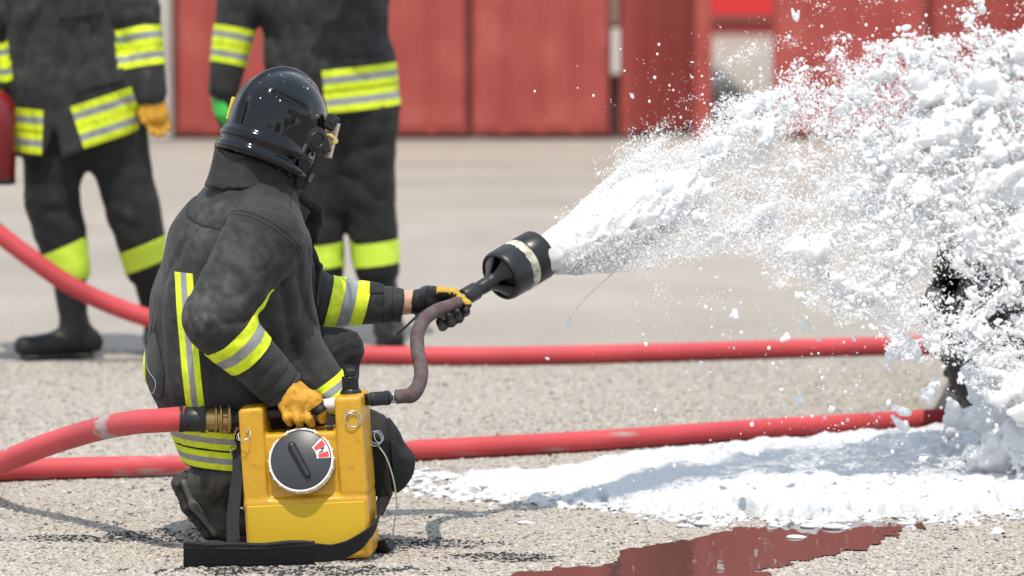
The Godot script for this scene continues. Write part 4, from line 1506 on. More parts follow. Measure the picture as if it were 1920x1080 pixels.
	j.extra.append(func(p: Vector3, d: float) -> float:
		if p.y < hem.y + 0.03:
			d = maxf(d, hem.y - p.y)
		if p.x > cuff_l.x - 0.05:
			d = maxf(d, p.x - cuff_l.x - 0.15 * (p.y - cuff_l.y))
		var q := p - cuff_r
		var s := q.dot(cuff_rd)
		if s > -0.04 and (q - cuff_rd * s).length() < 0.075 and p.z > 0.08:
			d = maxf(d, s)
		if p.x > front_end.x - 0.12 and p.y < front_end.y + 0.12:
			d = maxf(d, (p - front_end).dot(front_dir))
		# seams: yoke, sleeve head, sleeve length
		if d < 0.01 and d > -0.01:
			var u := (p - sleeve_ax).length()
			d += 0.0022 * exp(-pow((u - 0.262) / 0.0035, 2.0)) - 0.0016 * exp(-pow((u - 0.270) / 0.006, 2.0))
		return d)
	# chalky scuffs on the elbow, the upper sleeve, the shoulder and the back
	var grit := fnl(FastNoiseLite.TYPE_SIMPLEX_SMOOTH, 1.0, 77, 4)
	var scuffs := [[Vector3(-0.798, 0.670, 0.310), 0.060, 1.0], [Vector3(-0.706, 0.717, 0.300), 0.055, 0.7], [Vector3(-0.689, 0.800, 0.240), 0.07, 0.6], [Vector3(-0.773, 0.843, 0.100), 0.08, 0.5], [Vector3(-0.902, 0.711, 0.020), 0.07, 0.45], [Vector3(-0.912, 0.440, 0.100), 0.05, 0.5], [Vector3(-0.917, 0.603, 0.060), 0.04, 0.4]]
	var dusty := func(p: Vector3) -> Color:
		var k := 0.0
		var rub := grit.get_noise_3dv(Vector3(p.x * 34.0 + p.y * 20.0, p.y * 14.0, p.z * 30.0))
		for s in scuffs:
			var e: float = 1.0 - p.distance_to(s[0]) / (s[1] * 1.5)
			if e > -0.2:
				k = maxf(k, float(s[2]) * smoothstep(0.15, 0.75, e * 0.9 + 0.75 * rub))
		var c := 0.4 + 0.55 * k
		return Color(c, c, c)
	var jm := netf(j, 0.0085)
	var jacket := put(tinted(jm, dusty), "jacket", M.cloth_worn, who)
	# sleeves, set in at the shoulder
	var rs := cloth_field(0.0028, Vector3(9, 9, 9))
	rs.cap(Vector3(-0.655, 0.845, 0.090), Vector3(-0.642, 0.824, 0.130), 0.085, 0.100, 0.03)
	rs.cap(Vector3(-0.642, 0.824, 0.130), Vector3(-0.760, 0.624, 0.235), 0.100, 0.082, 0.03)
	rs.cap(Vector3(-0.760, 0.624, 0.235), Vector3(-0.595, 0.437, 0.165), 0.082, 0.058, 0.012)
	var ls2 := cloth_field(0.005, Vector3(8, 8, 8))
	ls2.cap(Vector3(-0.736, 0.806, -0.170), Vector3(-0.529, 0.622, -0.280), 0.090, 0.078, 0.03)
	ls2.cap(Vector3(-0.529, 0.622, -0.280), Vector3(-0.300, 0.601, -0.350), 0.074, 0.047, 0.012)
	rs.folds = j.folds
	ls2.folds = j.folds
	rs.extra = j.extra
	ls2.extra = j.extra
	var rsm := netf(rs, 0.0076)
	var lsm := netf(ls2, 0.0085)
	put(tinted(rsm, dusty), "sleeve", M.cloth_worn, jacket)
	put(tinted(lsm, dusty), "sleeve", M.cloth_worn, jacket)
	# tape on the near forearm, the far forearm, the back and the hem
	var e0 := Vector3(-0.760, 0.624, 0.235)
	var w0 := Vector3(-0.595, 0.437, 0.165)
	triple(rsm, w0 - e0, e0, 0.050, 0.0285, jacket, near_bone(e0, w0, 0.16))
	triple(lsm, Vector3(0.965, -0.24, -0.1), Vector3(-0.512, 0.622, -0.280), 0.018, 0.0345, jacket)
	var back_only := func(p: Vector3, n: Vector3) -> bool: return p.z > -0.08 and n.z > 0.0
	var stop_low := [Vector3.DOWN, -Vector3(-0.843, 0.730, 0.100).y]
	var tilt := Vector3(1, 0.085, 0)
	var sleeve_off := func(p: Vector3, n: Vector3) -> bool:
		return p.z > -0.08 and n.z > -0.1
	triple(jm, tilt, Vector3(-0.870, 0.663, 0.100), 0.0, 0.0165, jacket, sleeve_off, [stop_low, [Vector3.UP, Vector3(-0.846, 0.311, 0.100).y]])
	triple(jm, tilt, Vector3(-0.992, 0.529, -0.100), 0.0, 0.0065, jacket, func(p: Vector3, n: Vector3) -> bool: return n.x < 0.0, [[Vector3.DOWN, -Vector3(-0.860, 0.586, -0.100).y], [Vector3.UP, Vector3(-0.861, 0.345, -0.100).y]])
	var low := func(p: Vector3, n: Vector3) -> bool: return p.x < Vector3(-0.560, 0.315, 0.000).x
	for row in [[881.0, 0.0], [842.0, 1.0]]:
		var y0: float = Vector3(-0.779, 0.212, 0.080).y + row[1] * 0.0545
		triple(jm, Vector3(0.05, 1, 0), Vector3(Vector3(-0.779, 0.212, 0.080).x, y0, 0), 0.0, 0.0160, jacket, low)
	triple(jm, front_dir, front_end, -0.135, 0.0185, jacket, near_bone(Vector3(-0.581, 0.503, -0.020), Vector3(-0.447, 0.319, 0.030), 0.14), [[Vector3.RIGHT, Vector3(-0.578, 0.378, 0.050).x]])
	triple(jm, front_dir, front_end, -0.068, 0.0185, jacket, near_bone(Vector3(-0.581, 0.503, -0.020), Vector3(-0.447, 0.319, 0.030), 0.14), [[Vector3.RIGHT, Vector3(-0.578, 0.378, 0.050).x]])
	# stitched seams: sleeve head, yoke, cuffs, back
	var thread := plain(srgb(0.006, 0.006, 0.006), 0.9)
	var s0 := Vector3(-0.642, 0.824, 0.130)
	for q in [[rsm, e0 - s0, s0, -0.012, -0.0085], [rsm, e0 - s0, s0, 0.000, 0.0025], [rsm, w0 - e0, w0, -0.046, -0.0438], [rsm, w0 - e0, w0, -0.012, -0.0098], [jm, Vector3(-0.25, 1, 0.5), Vector3(-0.746, 0.864, 0.100), 0.0, 0.0026], [jm, Vector3(1, 0.06, -0.4), Vector3(-0.917, 0.547, 0.060), 0.0, 0.0024], [lsm, Vector3(1, 0, 0), Vector3(-0.323, 0.608, -0.300), 0.0, 0.0024], [lsm, Vector3(1, 0, 0), Vector3(-0.347, 0.608, -0.300), 0.0, 0.0022]]:
		var sm := tape(q[0], slab(q[1], q[2], q[3], q[4]), 0.0006, func(p: Vector3, n: Vector3) -> bool: return n.z > -0.3)
		if sm.v.size() > 0:
			put(sm, "seam", thread, jacket)
	# cuffs: a tab on the far sleeve
	put(tape(lsm, slab(Vector3(1, 0, 0), Vector3(-0.383, 0.653, -0.280), 0.0, 0.036) + slab(Vector3(0, 1, 0), Vector3(-0.383, 0.642, -0.280), -0.004, 0.05), 0.004, near_bone(Vector3(-0.515, 0.622, -0.280), Vector3(-0.300, 0.601, -0.350), 0.10)), "cuff_tab", M.webbing, jacket)
	# -- collar: an inner stand and an outer fold with an open corner
	for layer in 2:
		var cs := Shape.new()
		var cc: Vector3 = Vector3(-0.663, 0.956, -0.030)
		var up := Vector3(0.10, 1, 0.05).normalized()
		var cx := along(cc, cc + up)
		var inv := cx.affine_inverse()
		cs.f = func(p: Vector3) -> float:
			var q := inv * p
			var w := p - cc
			var a := atan2(w.z, w.x)
			var wav := 0.008 * sin(a * 3.0 + 0.8) + 0.005 * sin(a * 7.0 + layer * 2.0)
			var r := Vector2(q.x, q.z).length()
			var e := 0.0
			if layer == 0:
				var rr := 0.096 + 0.22 * q.y + wav
				var top := 0.090 + 0.008 * sin(a * 2.0 + 1.0)
				e = maxf(absf(r - rr) - 0.0058, maxf(q.y - top, -0.05 - q.y))
			else:
				# folded-down leaf: stands off the neck and flares over the shoulder
				var rr := 0.119 + wav * 1.3 - 0.16 * (q.y - 0.045) + 2.2 * pow(maxf(0.0, 0.045 - q.y), 2.0)
				var top := 0.072 + 0.010 * sin(a * 2.0 + 2.2) + 0.006 * sin(a * 5.0)
				var foot := -0.004 + 0.014 * sin(a * 1.5 + 0.5)
				e = maxf(absf(r - rr) - 0.0055, maxf(q.y - top, foot - q.y))
				e = maxf(e, w.dot(Vector3(0.85, -0.30, 0.42)) - 0.075)
			return e
		put(net(cs, 0.006, cc - Vector3(0.19, 0.10, 0.19), cc + Vector3(0.19, 0.14, 0.19), 0.02), "collar" if layer == 0 else "collar_fold", M.cloth, jacket)
	# storm flap down the front edge
	var fl := cloth_field(0.003, Vector3(14, 8, 14))
	fl.cap(Vector3(-0.587, 0.941, -0.040), Vector3(-0.517, 0.880, -0.100), 0.0075, 0.0075, 0.02, Vector3(0.35, 0.8, 0.5).normalized(), 0.2)
	fl.cap(Vector3(-0.518, 0.873, -0.110), Vector3(-0.537, 0.798, -0.100), 0.0075, 0.008, 0.02, Vector3(0.7, 0, 0.7), 0.2)
	fl.to(Vector3(-0.510, 0.727, -0.110), 0.008).to(Vector3(-0.516, 0.628, -0.100), 0.008)
	put(netf(fl, 0.006), "storm_flap", M.cloth, jacket)
	# a loose thread on the back
	put(tube(smooth_path([Vector3(-0.955, 0.529, 0.090), Vector3(-0.948, 0.482, 0.100), Vector3(-0.926, 0.449, 0.115), Vector3(-0.930, 0.421, 0.115), Vector3(-0.948, 0.410, 0.105), Vector3(-0.932, 0.403, 0.115), Vector3(-0.931, 0.379, 0.115)], 6), 0.0009, 5), "loose_thread", plain(srgb(0.35, 0.35, 0.35), 0.8), jacket)
	# -- helmet
	var hb := Basis(Vector3.UP, 0.66) * Basis(Vector3.BACK, -0.27) * Basis(Vector3.RIGHT, 0.06)
	add_helmet(who, Transform3D(hb.scaled(Vector3.ONE * 0.925), Vector3(-0.609, 1.118, -0.030)), true)
	# -- boots
	var zx := Vector3(0, 0, 1)
	var bf := Field.new()
	bf.noise = wrinkle
	bf.amp = 0.0009
	bf.stretch = Vector3(14, 14, 14)
	bf.cap(Vector3(-0.831, 0.155, -0.010), Vector3(-0.762, 0.069, -0.020), 0.044, 0.041, 0.02)
	bf.to(Vector3(-0.690, 0.037, -0.040), 0.034, 0.03)
	bf.cap(Vector3(-0.800, 0.169, -0.010), Vector3(-0.722, 0.201, -0.010), 0.052, 0.062, 0.03)
	bf.fold(Vector3(-0.775, 0.172, 0.040), Vector3(1, -0.6, 0), 0.03, 0.003, 0.05)
	var boot := put(netf(bf, 0.006), "boot", M.boot, who)
	var sf := Field.new()
	sf.cap(Vector3(-0.880, 0.165, -0.010), Vector3(-0.854, 0.101, -0.010), 0.0165, 0.015, 0.01, zx, 0.38)
	sf.to(Vector3(-0.799, 0.029, -0.020), 0.015)
	sf.cap(Vector3(-0.854, 0.101, -0.010), Vector3(-0.799, 0.029, -0.020), 0.013, 0.015, 0.01, zx, 0.38)
	sf.cap(Vector3(-0.799, 0.029, -0.020), Vector3(-0.690, 0.007, -0.040), 0.014, 0.013, 0.012, zx, 0.38)
	sf.cap(Vector3(-0.856, 0.184, -0.010), Vector3(-0.877, 0.164, -0.010), 0.014, 0.016, 0.01, zx, 0.4)
	put(netf(sf, 0.0045), "sole", M.sole, boot)
	var mf := Field.new()
	mf.cap(Vector3(-0.860, 0.169, -0.010), Vector3(-0.834, 0.109, -0.010), 0.017, 0.017, 0.01, zx, 0.36)
	mf.to(Vector3(-0.780, 0.040, -0.020), 0.016)
	mf.cap(Vector3(-0.834, 0.109, -0.010), Vector3(-0.780, 0.037, -0.020), 0.017, 0.015, 0.01, zx, 0.35)
	mf.cap(Vector3(-0.780, 0.037, -0.020), Vector3(-0.697, 0.020, -0.040), 0.015, 0.012, 0.012, zx, 0.36)
	put(netf(mf, 0.0045), "midsole", M.midsole, boot)
	for k in 7:
		var u := k / 6.0
		var lp: Vector3 = Vector3(-0.892, 0.165, -0.010).lerp(Vector3(-0.811, 0.025, -0.020), u)
		lp.x -= 0.010 * sin(u * PI)
		put(cbox(Vector3(0.009, 0.015, 0.080), 0.003, Transform3D(Basis(Vector3.BACK, -1.0), lp + Vector3(0.006, 0, 0))), "tread_lug", M.sole, boot)
	var lf := Field.new()
	lf.cap(Vector3(-0.671, 0.051, -0.200), Vector3(-0.571, 0.037, -0.200), 0.05, 0.044, 0.02)
	lf.to(Vector3(-0.479, 0.021, -0.200), 0.032, 0.03)
	lf.cap(Vector3(-0.657, 0.066, -0.200), Vector3(-0.635, 0.145, -0.200), 0.054, 0.062, 0.03)
	var lb := put(netf(lf, 0.008), "boot", M.boot, who)
	var ls := Field.new()
	ls.cap(Vector3(-0.686, 0.005, -0.200), Vector3(-0.457, 0.004, -0.200), 0.015, 0.014, 0.01, zx, 0.35)
	put(netf(ls, 0.006), "sole", M.sole, lb)
	# -- gloves
	var g := Field.new()
	g.noise = wrinkle
	g.amp = 0.0016
	g.stretch = Vector3(26, 26, 26)
	g.cap(Vector3(-0.605, 0.444, 0.158), Vector3(-0.570, 0.425, 0.182), 0.036, 0.037, 0.015)
	g.to(Vector3(-0.533, 0.404, 0.192), 0.034)
	g.cap(Vector3(-0.581, 0.402, 0.200), Vector3(-0.510, 0.406, 0.197), 0.0215, 0.0225, 0.018)
	for q in [[Vector3(-0.586, 0.395, 0.208), Vector3(-0.579, 0.368, 0.222), Vector3(-0.573, 0.351, 0.200)], [Vector3(-0.560, 0.390, 0.210), Vector3(-0.551, 0.364, 0.226), Vector3(-0.547, 0.347, 0.204)], [Vector3(-0.534, 0.388, 0.210), Vector3(-0.524, 0.365, 0.226), Vector3(-0.518, 0.350, 0.204)]]:
		g.cap(q[0], q[1], 0.0130, 0.0118, 0.010)
		g.to(q[2], 0.0110, 0.006)
	g.cap(Vector3(-0.511, 0.403, 0.205), Vector3(-0.491, 0.385, 0.215), 0.0140, 0.0125, 0.010)
	g.to(Vector3(-0.489, 0.361, 0.200), 0.0110, 0.006)
	g.cap(Vector3(-0.551, 0.420, 0.165), Vector3(-0.508, 0.403, 0.140), 0.016, 0.013, 0.012)
	g.to(Vector3(-0.498, 0.377, 0.135), 0.011, 0.006)
	g.fold(Vector3(-0.555, 0.420, 0.220), Vector3(1, 0.6, 0), 0.022, 0.0012, 0.04)
	var gm := netf(g, 0.0038)
	var glove := put(gm, "glove", M.leather, who)
	glove.set_meta("label", "orange leather glove gripping the canister handle")
	put(tape(gm, slab(Vector3(0.55, -0.83, 0), Vector3(-0.496, 0.398, 0.210), -0.004, 0.018), 0.0012, near_bone(Vector3(-0.505, 0.405, 0.210), Vector3(-0.489, 0.361, 0.200), 0.03)), "black_finger_panel", M.glove_black, glove)
	var h := Field.new()
	h.noise = wrinkle
	h.amp = 0.0014
	h.stretch = Vector3(26, 26, 26)
	h.cap(Vector3(-0.258, 0.608, -0.352), Vector3(-0.213, 0.615, -0.340), 0.0345, 0.0345, 0.012)
	h.to(Vector3(-0.158, 0.609, -0.332), 0.025)
	h.cap(Vector3(-0.204, 0.637, -0.315), Vector3(-0.160, 0.636, -0.295), 0.0165, 0.0145, 0.012)
	h.to(Vector3(-0.119, 0.608, -0.283), 0.0115, 0.008)
	for q in [[Vector3(-0.144, 0.607, -0.335), Vector3(-0.125, 0.587, -0.305), Vector3(-0.123, 0.594, -0.268)], [Vector3(-0.158, 0.595, -0.338), Vector3(-0.143, 0.569, -0.300), Vector3(-0.147, 0.591, -0.256)], [Vector3(-0.176, 0.587, -0.338), Vector3(-0.163, 0.558, -0.296), Vector3(-0.168, 0.580, -0.250)], [Vector3(-0.196, 0.581, -0.338), Vector3(-0.186, 0.548, -0.296), Vector3(-0.194, 0.564, -0.256)]]:
		h.cap(q[0], q[1], 0.0125, 0.0120, 0.008)
		h.to(q[2], 0.0108, 0.005)
	var rim_x: float = Vector3(-0.272, 0.617, -0.350).x
	h.extra.append(func(p: Vector3, d: float) -> float: return maxf(d, rim_x - p.x + 0.18 * (p.y - 0.61)))
	var hm := netf(h, 0.0038)
	var lg := put(hm, "glove", M.glove_black, who)
	lg.set_meta("label", "black glove with yellow thumb holding the nozzle")
	put(tape(hm, [[Vector3(1, 0, 0), Vector3(-0.202, 0.644, -0.300).x]], 0.0015, func(p: Vector3, n: Vector3) -> bool: return n.y > 0.25 and p.y > Vector3(-0.158, 0.605, -0.290).y), "yellow_thumb_panel", plain(srgb(0.45, 0.27, 0.02), 0.6), lg)
	put(tape(hm, slab(Vector3(1, -0.25, 0), Vector3(-0.252, 0.617, -0.350), 0.0, 0.018), 0.003), "wrist_strap", M.rubber, lg)
	put(ribbon(smooth_path([Vector3(-0.246, 0.580, -0.320), Vector3(-0.270, 0.560, -0.315), Vector3(-0.290, 0.541, -0.315), Vector3(-0.309, 0.523, -0.315)], 5), func(tt: float) -> Vector3: return Vector3(0.011, 0.012, 0.012) * (1.3 - 0.5 * tt), 0.006), "strap_tab", M.rubber, lg)



# ---------------------------------------------------------------- the two who stand behind
func simple_glove(wrist: Vector3, down: Vector3, out: Vector3, side: Vector3) -> Field:
	var f := Field.new()
	var k := wrist + down * 0.085 + out * 0.01
	f.cap(wrist, k, 0.034, 0.036, 0.02, side, 0.75)
	for i in 4:
		var o := side * (0.033 - 0.022 * i)
		var len: float = [0.030, 0.036, 0.034, 0.026][i]
		f.cap(k + o, k + o + down * len + out * 0.006, 0.0115, 0.0110, 0.008)
		f.to(k + o + down * (len * 1.9) + out * 0.022, 0.0100, 0.005)
	f.cap(wrist + down * 0.03 + side * 0.03, wrist + down * 0.07 + side * 0.052 + out * 0.012, 0.014, 0.012, 0.012)
	f.to(wrist + down * 0.10 + side * 0.052 + out * 0.025, 0.010, 0.006)
	return f

func flap(md: Dictionary, c: Vector3, w: float, h: float, slope: float, parent: Node) -> void:
	put(tape(md, slab(Vector3(1, 0, 0), c, -w / 2, w / 2) + slab(Vector3(-slope, 1, 0), c, -h / 2, h / 2), 0.009, func(p: Vector3, n: Vector3) -> bool: return n.z > 0.2), "pocket_flap", M.cloth, parent)

func patch(md: Dictionary, c: Vector3, w: float, slope: float, parent: Node) -> void:
	# a short double row of tape on the front hem
	for row in 2:
		triple(md, Vector3(-slope, 1, 0), c + Vector3(0, -0.079 + 0.082 * row, 0), 0.0, 0.0255, parent, func(p: Vector3, n: Vector3) -> bool: return n.z > 0.1, slab(Vector3(1, slope, 0), c, -w / 2, w / 2), 0.004)

func stand_boot(shaft: Vector3, ankle: Vector3, toe_dir: Vector3, parent: Node) -> void:
	var f := Field.new()
	f.noise = wrinkle
	f.amp = 0.004
	f.stretch = Vector3(12, 12, 12)
	var heel := Vector3(ankle.x, 0.055, ankle.z) - toe_dir * 0.05
	f.cap(shaft, ankle, 0.062, 0.050, 0.03)
	f.to(heel, 0.046, 0.03)
	f.cap(heel, heel + toe_dir * 0.12, 0.048, 0.046, 0.03)
	f.to(heel + toe_dir * 0.235 - Vector3(0, 0.006, 0), 0.040, 0.02)
	f.extra.append(func(p: Vector3, d: float) -> float: return maxf(d, 0.022 - p.y))
	var o := put(netf(f, 0.011), "boot", M.boot_black, parent)
	var s := Field.new()
	var side := toe_dir.cross(Vector3.UP).normalized()
	var low := Vector3(0, 0.014 - heel.y, 0)
	s.cap(heel + low, heel + low + toe_dir * 0.24, 0.0155, 0.0145, 0.01, side, 0.33)
	s.extra.append(func(p: Vector3, d: float) -> float: return maxf(d, 0.001 - p.y))
	put(netf(s, 0.008), "sole", M.sole, o)

func make_standing() -> void:
	var lime := plain(srgb(0.55, 0.76, 0.05), 0.6)
	var fr := Vector3(1, 0, 0)
	# ---- at the left, walking, an orange glove hanging at his side
	var z := -4.28
	var a := thing("person", "standing person at left in open black turnout coat with orange glove", "person", Vector3(-1.570, 0.000, -4.301), "firefighters standing behind")
	var b := Field.new()
	b.cap(Vector3(-1.562, 0.868, -4.300), Vector3(-1.620, 1.224, -4.300), 0.08, 0.11, 0.04, fr, 0.75)
	b.cap(Vector3(-1.620, 1.224, -4.300), Vector3(-1.640, 1.511, -4.300), 0.11, 0.12, 0.04, fr, 0.65)
	b.cap(Vector3(-1.639, 1.588, -4.300), Vector3(-1.635, 1.741, -4.280), 0.055, 0.075, 0.04)
	b.to(Vector3(-1.637, 1.807, -4.270), 0.085)
	b.cap(Vector3(-1.629, 1.760, -4.190), Vector3(-1.627, 1.752, -4.170), 0.016, 0.014, 0.01)
	b.cap(Vector3(-1.430, 1.531, -4.300), Vector3(-1.341, 1.263, -4.280), 0.05, 0.04, 0.03)
	b.to(Vector3(-1.296, 0.987, -4.220), 0.03)
	b.cap(Vector3(-1.862, 1.531, -4.300), Vector3(-1.932, 1.282, -4.280), 0.05, 0.04, 0.03)
	b.to(Vector3(-1.879, 1.017, -4.200), 0.03)
	b.cap(Vector3(-1.649, 0.810, -4.300), Vector3(-1.660, 0.531, -4.280), 0.07, 0.055, 0.03)
	b.to(Vector3(-1.589, 0.121, -4.300), 0.04)
	b.cap(Vector3(-1.448, 0.808, -4.320), Vector3(-1.357, 0.519, -4.300), 0.07, 0.055, 0.03)
	b.to(Vector3(-1.299, 0.125, -4.450), 0.04)
	put(netf(b, 0.022), "body", M.skin, a)
	var t := cloth_field(0.005, Vector3(6, 4, 6))
	t.cap(Vector3(-1.657, 0.821, -4.280), Vector3(-1.663, 0.579, -4.280), 0.112, 0.098, 0.03)
	t.to(Vector3(-1.637, 0.473, -4.280), 0.092).to(Vector3(-1.608, 0.327, -4.280), 0.078)
	t.cap(Vector3(-1.438, 0.819, -4.310), Vector3(-1.372, 0.539, -4.300), 0.115, 0.100, 0.03)
	t.to(Vector3(-1.349, 0.452, -4.300), 0.090).to(Vector3(-1.335, 0.325, -4.340), 0.072)
	t.cap(Vector3(-1.649, 0.810, -4.300), Vector3(-1.456, 0.810, -4.300), 0.115, 0.115, 0.06)
	t.fold(Vector3(-1.650, 0.538, -4.190), Vector3(0.2, 1, 0), 0.08, 0.006, 0.12)
	t.fold(Vector3(-1.352, 0.557, -4.190), Vector3(0.3, 1, 0), 0.07, 0.007, 0.12)
	t.fold(Vector3(-1.525, 0.672, -4.200), Vector3(0.6, 1, 0), 0.09, 0.006, 0.14)
	var tm := netf(t, 0.0138)
	var tr := put(tm, "trousers", M.trousers, a)
	put(tape(tm, slab(Vector3(-0.42, 1, 0), Vector3(-1.607, 0.380, -4.280), -0.052, 0.036), 0.004, near_bone(Vector3(-1.663, 0.579, -4.280), Vector3(-1.608, 0.308, -4.280), 0.13)), "lime_band", lime, tr)
	put(tape(tm, slab(Vector3(0.1, 1, 0), Vector3(-1.575, 0.343, -4.280), -0.045, 0.022), 0.003, near_bone(Vector3(-1.641, 0.453, -4.280), Vector3(-1.608, 0.308, -4.280), 0.13)), "lime_band", lime, tr)
	put(tape(tm, slab(Vector3(-0.40, 1, 0), Vector3(-1.337, 0.380, -4.280), -0.045, 0.035), 0.004, near_bone(Vector3(-1.370, 0.540, -4.280), Vector3(-1.330, 0.308, -4.280), 0.14)), "lime_band", lime, tr)
	stand_boot(Vector3(-1.608, 0.337, -4.280), Vector3(-1.589, 0.105, -4.300), Vector3(-0.93, 0, 0.36).normalized(), a)
	stand_boot(Vector3(-1.331, 0.331, -4.340), Vector3(-1.294, 0.126, -4.440), Vector3(0.2, 0, 0.98).normalized(), a)
	var j := cloth_field(0.008, Vector3(6.5, 2.6, 6.5))
	j.cap(Vector3(-1.565, 0.743, -4.280), Vector3(-1.582, 0.994, -4.280), 0.158, 0.155, 0.04, fr, 0.66)
	j.cap(Vector3(-1.582, 0.994, -4.280), Vector3(-1.617, 1.301, -4.280), 0.155, 0.152, 0.04, fr, 0.66)
	j.cap(Vector3(-1.617, 1.301, -4.280), Vector3(-1.638, 1.512, -4.280), 0.152, 0.14, 0.04, fr, 0.62)
	j.cap(Vector3(-1.841, 1.550, -4.280), Vector3(-1.434, 1.550, -4.280), 0.095, 0.095, 0.05)
	j.cap(Vector3(-1.637, 1.550, -4.280), Vector3(-1.636, 1.665, -4.280), 0.10, 0.085, 0.05)
	j.cap(Vector3(-1.434, 1.540, -4.280), Vector3(-1.350, 1.273, -4.260), 0.092, 0.078, 0.03)
	j.to(Vector3(-1.300, 0.968, -4.220), 0.058, 0.02)
	j.cap(Vector3(-1.841, 1.540, -4.280), Vector3(-1.930, 1.273, -4.260), 0.092, 0.078, 0.03)
	j.to(Vector3(-1.884, 0.988, -4.200), 0.058, 0.02)
	j.fold(Vector3(-1.466, 1.135, -4.130), Vector3(1, 0.4, 0), 0.09, 0.014, 0.16)
	j.fold(Vector3(-1.713, 1.135, -4.130), Vector3(1, -0.5, 0), 0.10, 0.012, 0.16)
	j.fold(Vector3(-1.334, 1.266, -4.200), Vector3(0.2, 1, 0), 0.06, 0.008, 0.10)
	var hl := Vector3(-1.718, 0.738, -4.130)
	var hr := Vector3(-1.574, 0.757, -4.130)
	j.extra.append(func(p: Vector3, d: float) -> float:
		if p.y < 1.05 and p.x < 0.0:
			# the coat hangs open: two panels with rounded corners
			var cutl := hl.y - p.y
			var cutr := (hr.y + (p.x - hr.x) * 0.34) - p.y
			d = maxf(d, cutl if p.x < hr.x - 0.03 else cutr)
			var mid := p.x - (hr.x - 0.048 - (0.95 - p.y) * 0.10)
			var half := 0.30 * maxf(0.0, hr.y + 0.10 - p.y)
			if p.z > z:
				d = maxf(d, half - absf(mid))
		# the front edge lies as a raised placket
		if d < 0.02 and d > -0.02 and p.z > z:
			var e := p.x - (Vector3(-1.657, 1.109, -4.280).x + (p.y - 1.1) * -0.10)
			d -= 0.006 * (smoothstep(0.0, 0.012, e) - smoothstep(0.075, 0.10, e))
		return d)
	var jm := netf(j, 0.0138)
	var jk := put(jm, "jacket", M.cloth, a)
	patch(jm, Vector3(-1.447, 0.883, -4.130), 0.225, 0.32, jk)
	patch(jm, Vector3(-1.738, 0.836, -4.130), 0.118, -0.06, jk)
	flap(jm, Vector3(-1.541, 1.272, -4.130), 0.15, 0.045, 0.1, jk)
	flap(jm, Vector3(-1.476, 1.021, -4.130), 0.16, 0.04, 0.25, jk)
	var e0 := Vector3(-1.350, 1.273, -4.260)
	var w0 := Vector3(-1.300, 0.968, -4.220)
	for row in 2:
		triple(jm, e0 - w0, Vector3(-1.327, 1.090, -4.280) + Vector3(-0.006, 0.073, 0) * row, -0.036, 0.0235, jk, near_bone(e0, w0, 0.11))
	var e1 := Vector3(-1.930, 1.273, -4.260)
	var w1 := Vector3(-1.884, 0.988, -4.200)
	for row in 2:
		triple(jm, e1 - w1, Vector3(-1.901, 1.017, -4.280) + Vector3(-0.006, 0.073, 0) * row, -0.036, 0.0235, jk, near_bone(e1, w1, 0.11))
	var gl := put(netf(simple_glove(Vector3(-1.298, 0.970, -4.220), Vector3(0.18, -0.96, 0.1).normalized(), Vector3(0.3, 0, 0.4), Vector3(-0.9, -0.1, 0.3).normalized()), 0.006), "glove", M.leather, a)
	put(netf(simple_glove(Vector3(-1.881, 0.976, -4.190), Vector3(-0.05, -1, 0.05).normalized(), Vector3(0.2, 0, 0.5), Vector3(0.9, 0, 0.3).normalized()), 0.006), "glove", M.leather, a)
	add_helmet(a, Transform3D(Basis(Vector3.UP, -1.3), Vector3(-1.635, 1.802, -4.280)), false)
	# the extinguisher in his other hand
	var top := Vector3(-1.856, 0.916, -4.120)
	var bot := Vector3(-1.870, 0.653, -4.120)
	var x := thing("fire_extinguisher", "dark red extinguisher hanging at the left picture edge", "extinguisher", bot)
	var red := plain(srgb(0.15, 0.004, 0.006), 0.35)
	var X := along(bot, top)
	put(lathe([Vector2(0, 0.01), Vector2(0.088, 0.012), Vector2(0.092, 0.02), Vector2(0.088, 0.24), Vector2(0.078, 0.29), Vector2(0.05, 0.325), Vector2(0.028, 0.335), Vector2(0, 0.335)], X, 32), "cylinder", red, x)
	put(lathe([Vector2(0.07, 0.0), Vector2(0.090, 0.0), Vector2(0.0935, 0.004), Vector2(0.0935, 0.018), Vector2(0.088, 0.022)], X, 32), "base_ring", M.rubber, x)
	put(lathe([Vector2(0, 0.33), Vector2(0.02, 0.33), Vector2(0.022, 0.36), Vector2(0, 0.365)], X, 20), "valve", M.brass, x)
	put(cbox(Vector3(0.10, 0.012, 0.02), 0.004, X * Transform3D(Basis(Vector3.BACK, 0.12), Vector3(-0.02, 0.372, 0))), "lever", M.rubber, x)
	put(lathe([Vector2(0.0905, 0.07), Vector2(0.0915, 0.075), Vector2(0.0905, 0.20), Vector2(0.0895, 0.205)], X, 16, 0.2, 2.4), "label_sheet", plain(srgb(0.22, 0.10, 0.01), 0.6), x)
	# ---- in the middle, half hidden behind the crouching man
	z = -4.72
	var m := thing("person", "standing person behind crouching one with black and green glove", "person", Vector3(-0.553, 0.000, -4.594), "firefighters standing behind")
	b = Field.new()
	b.cap(Vector3(-0.634, 0.912, -4.720), Vector3(-0.691, 1.248, -4.720), 0.08, 0.11, 0.04, fr, 0.75)
	b.cap(Vector3(-0.691, 1.248, -4.720), Vector3(-0.710, 1.524, -4.720), 0.11, 0.12, 0.04, fr, 0.65)
	b.cap(Vector3(-0.710, 1.583, -4.720), Vector3(-0.709, 1.740, -4.720), 0.055, 0.075, 0.04)
	b.to(Vector3(-0.708, 1.808, -4.700), 0.085)
	b.cap(Vector3(-0.709, 1.760, -4.630), Vector3(-0.708, 1.752, -4.610), 0.016, 0.014, 0.01)
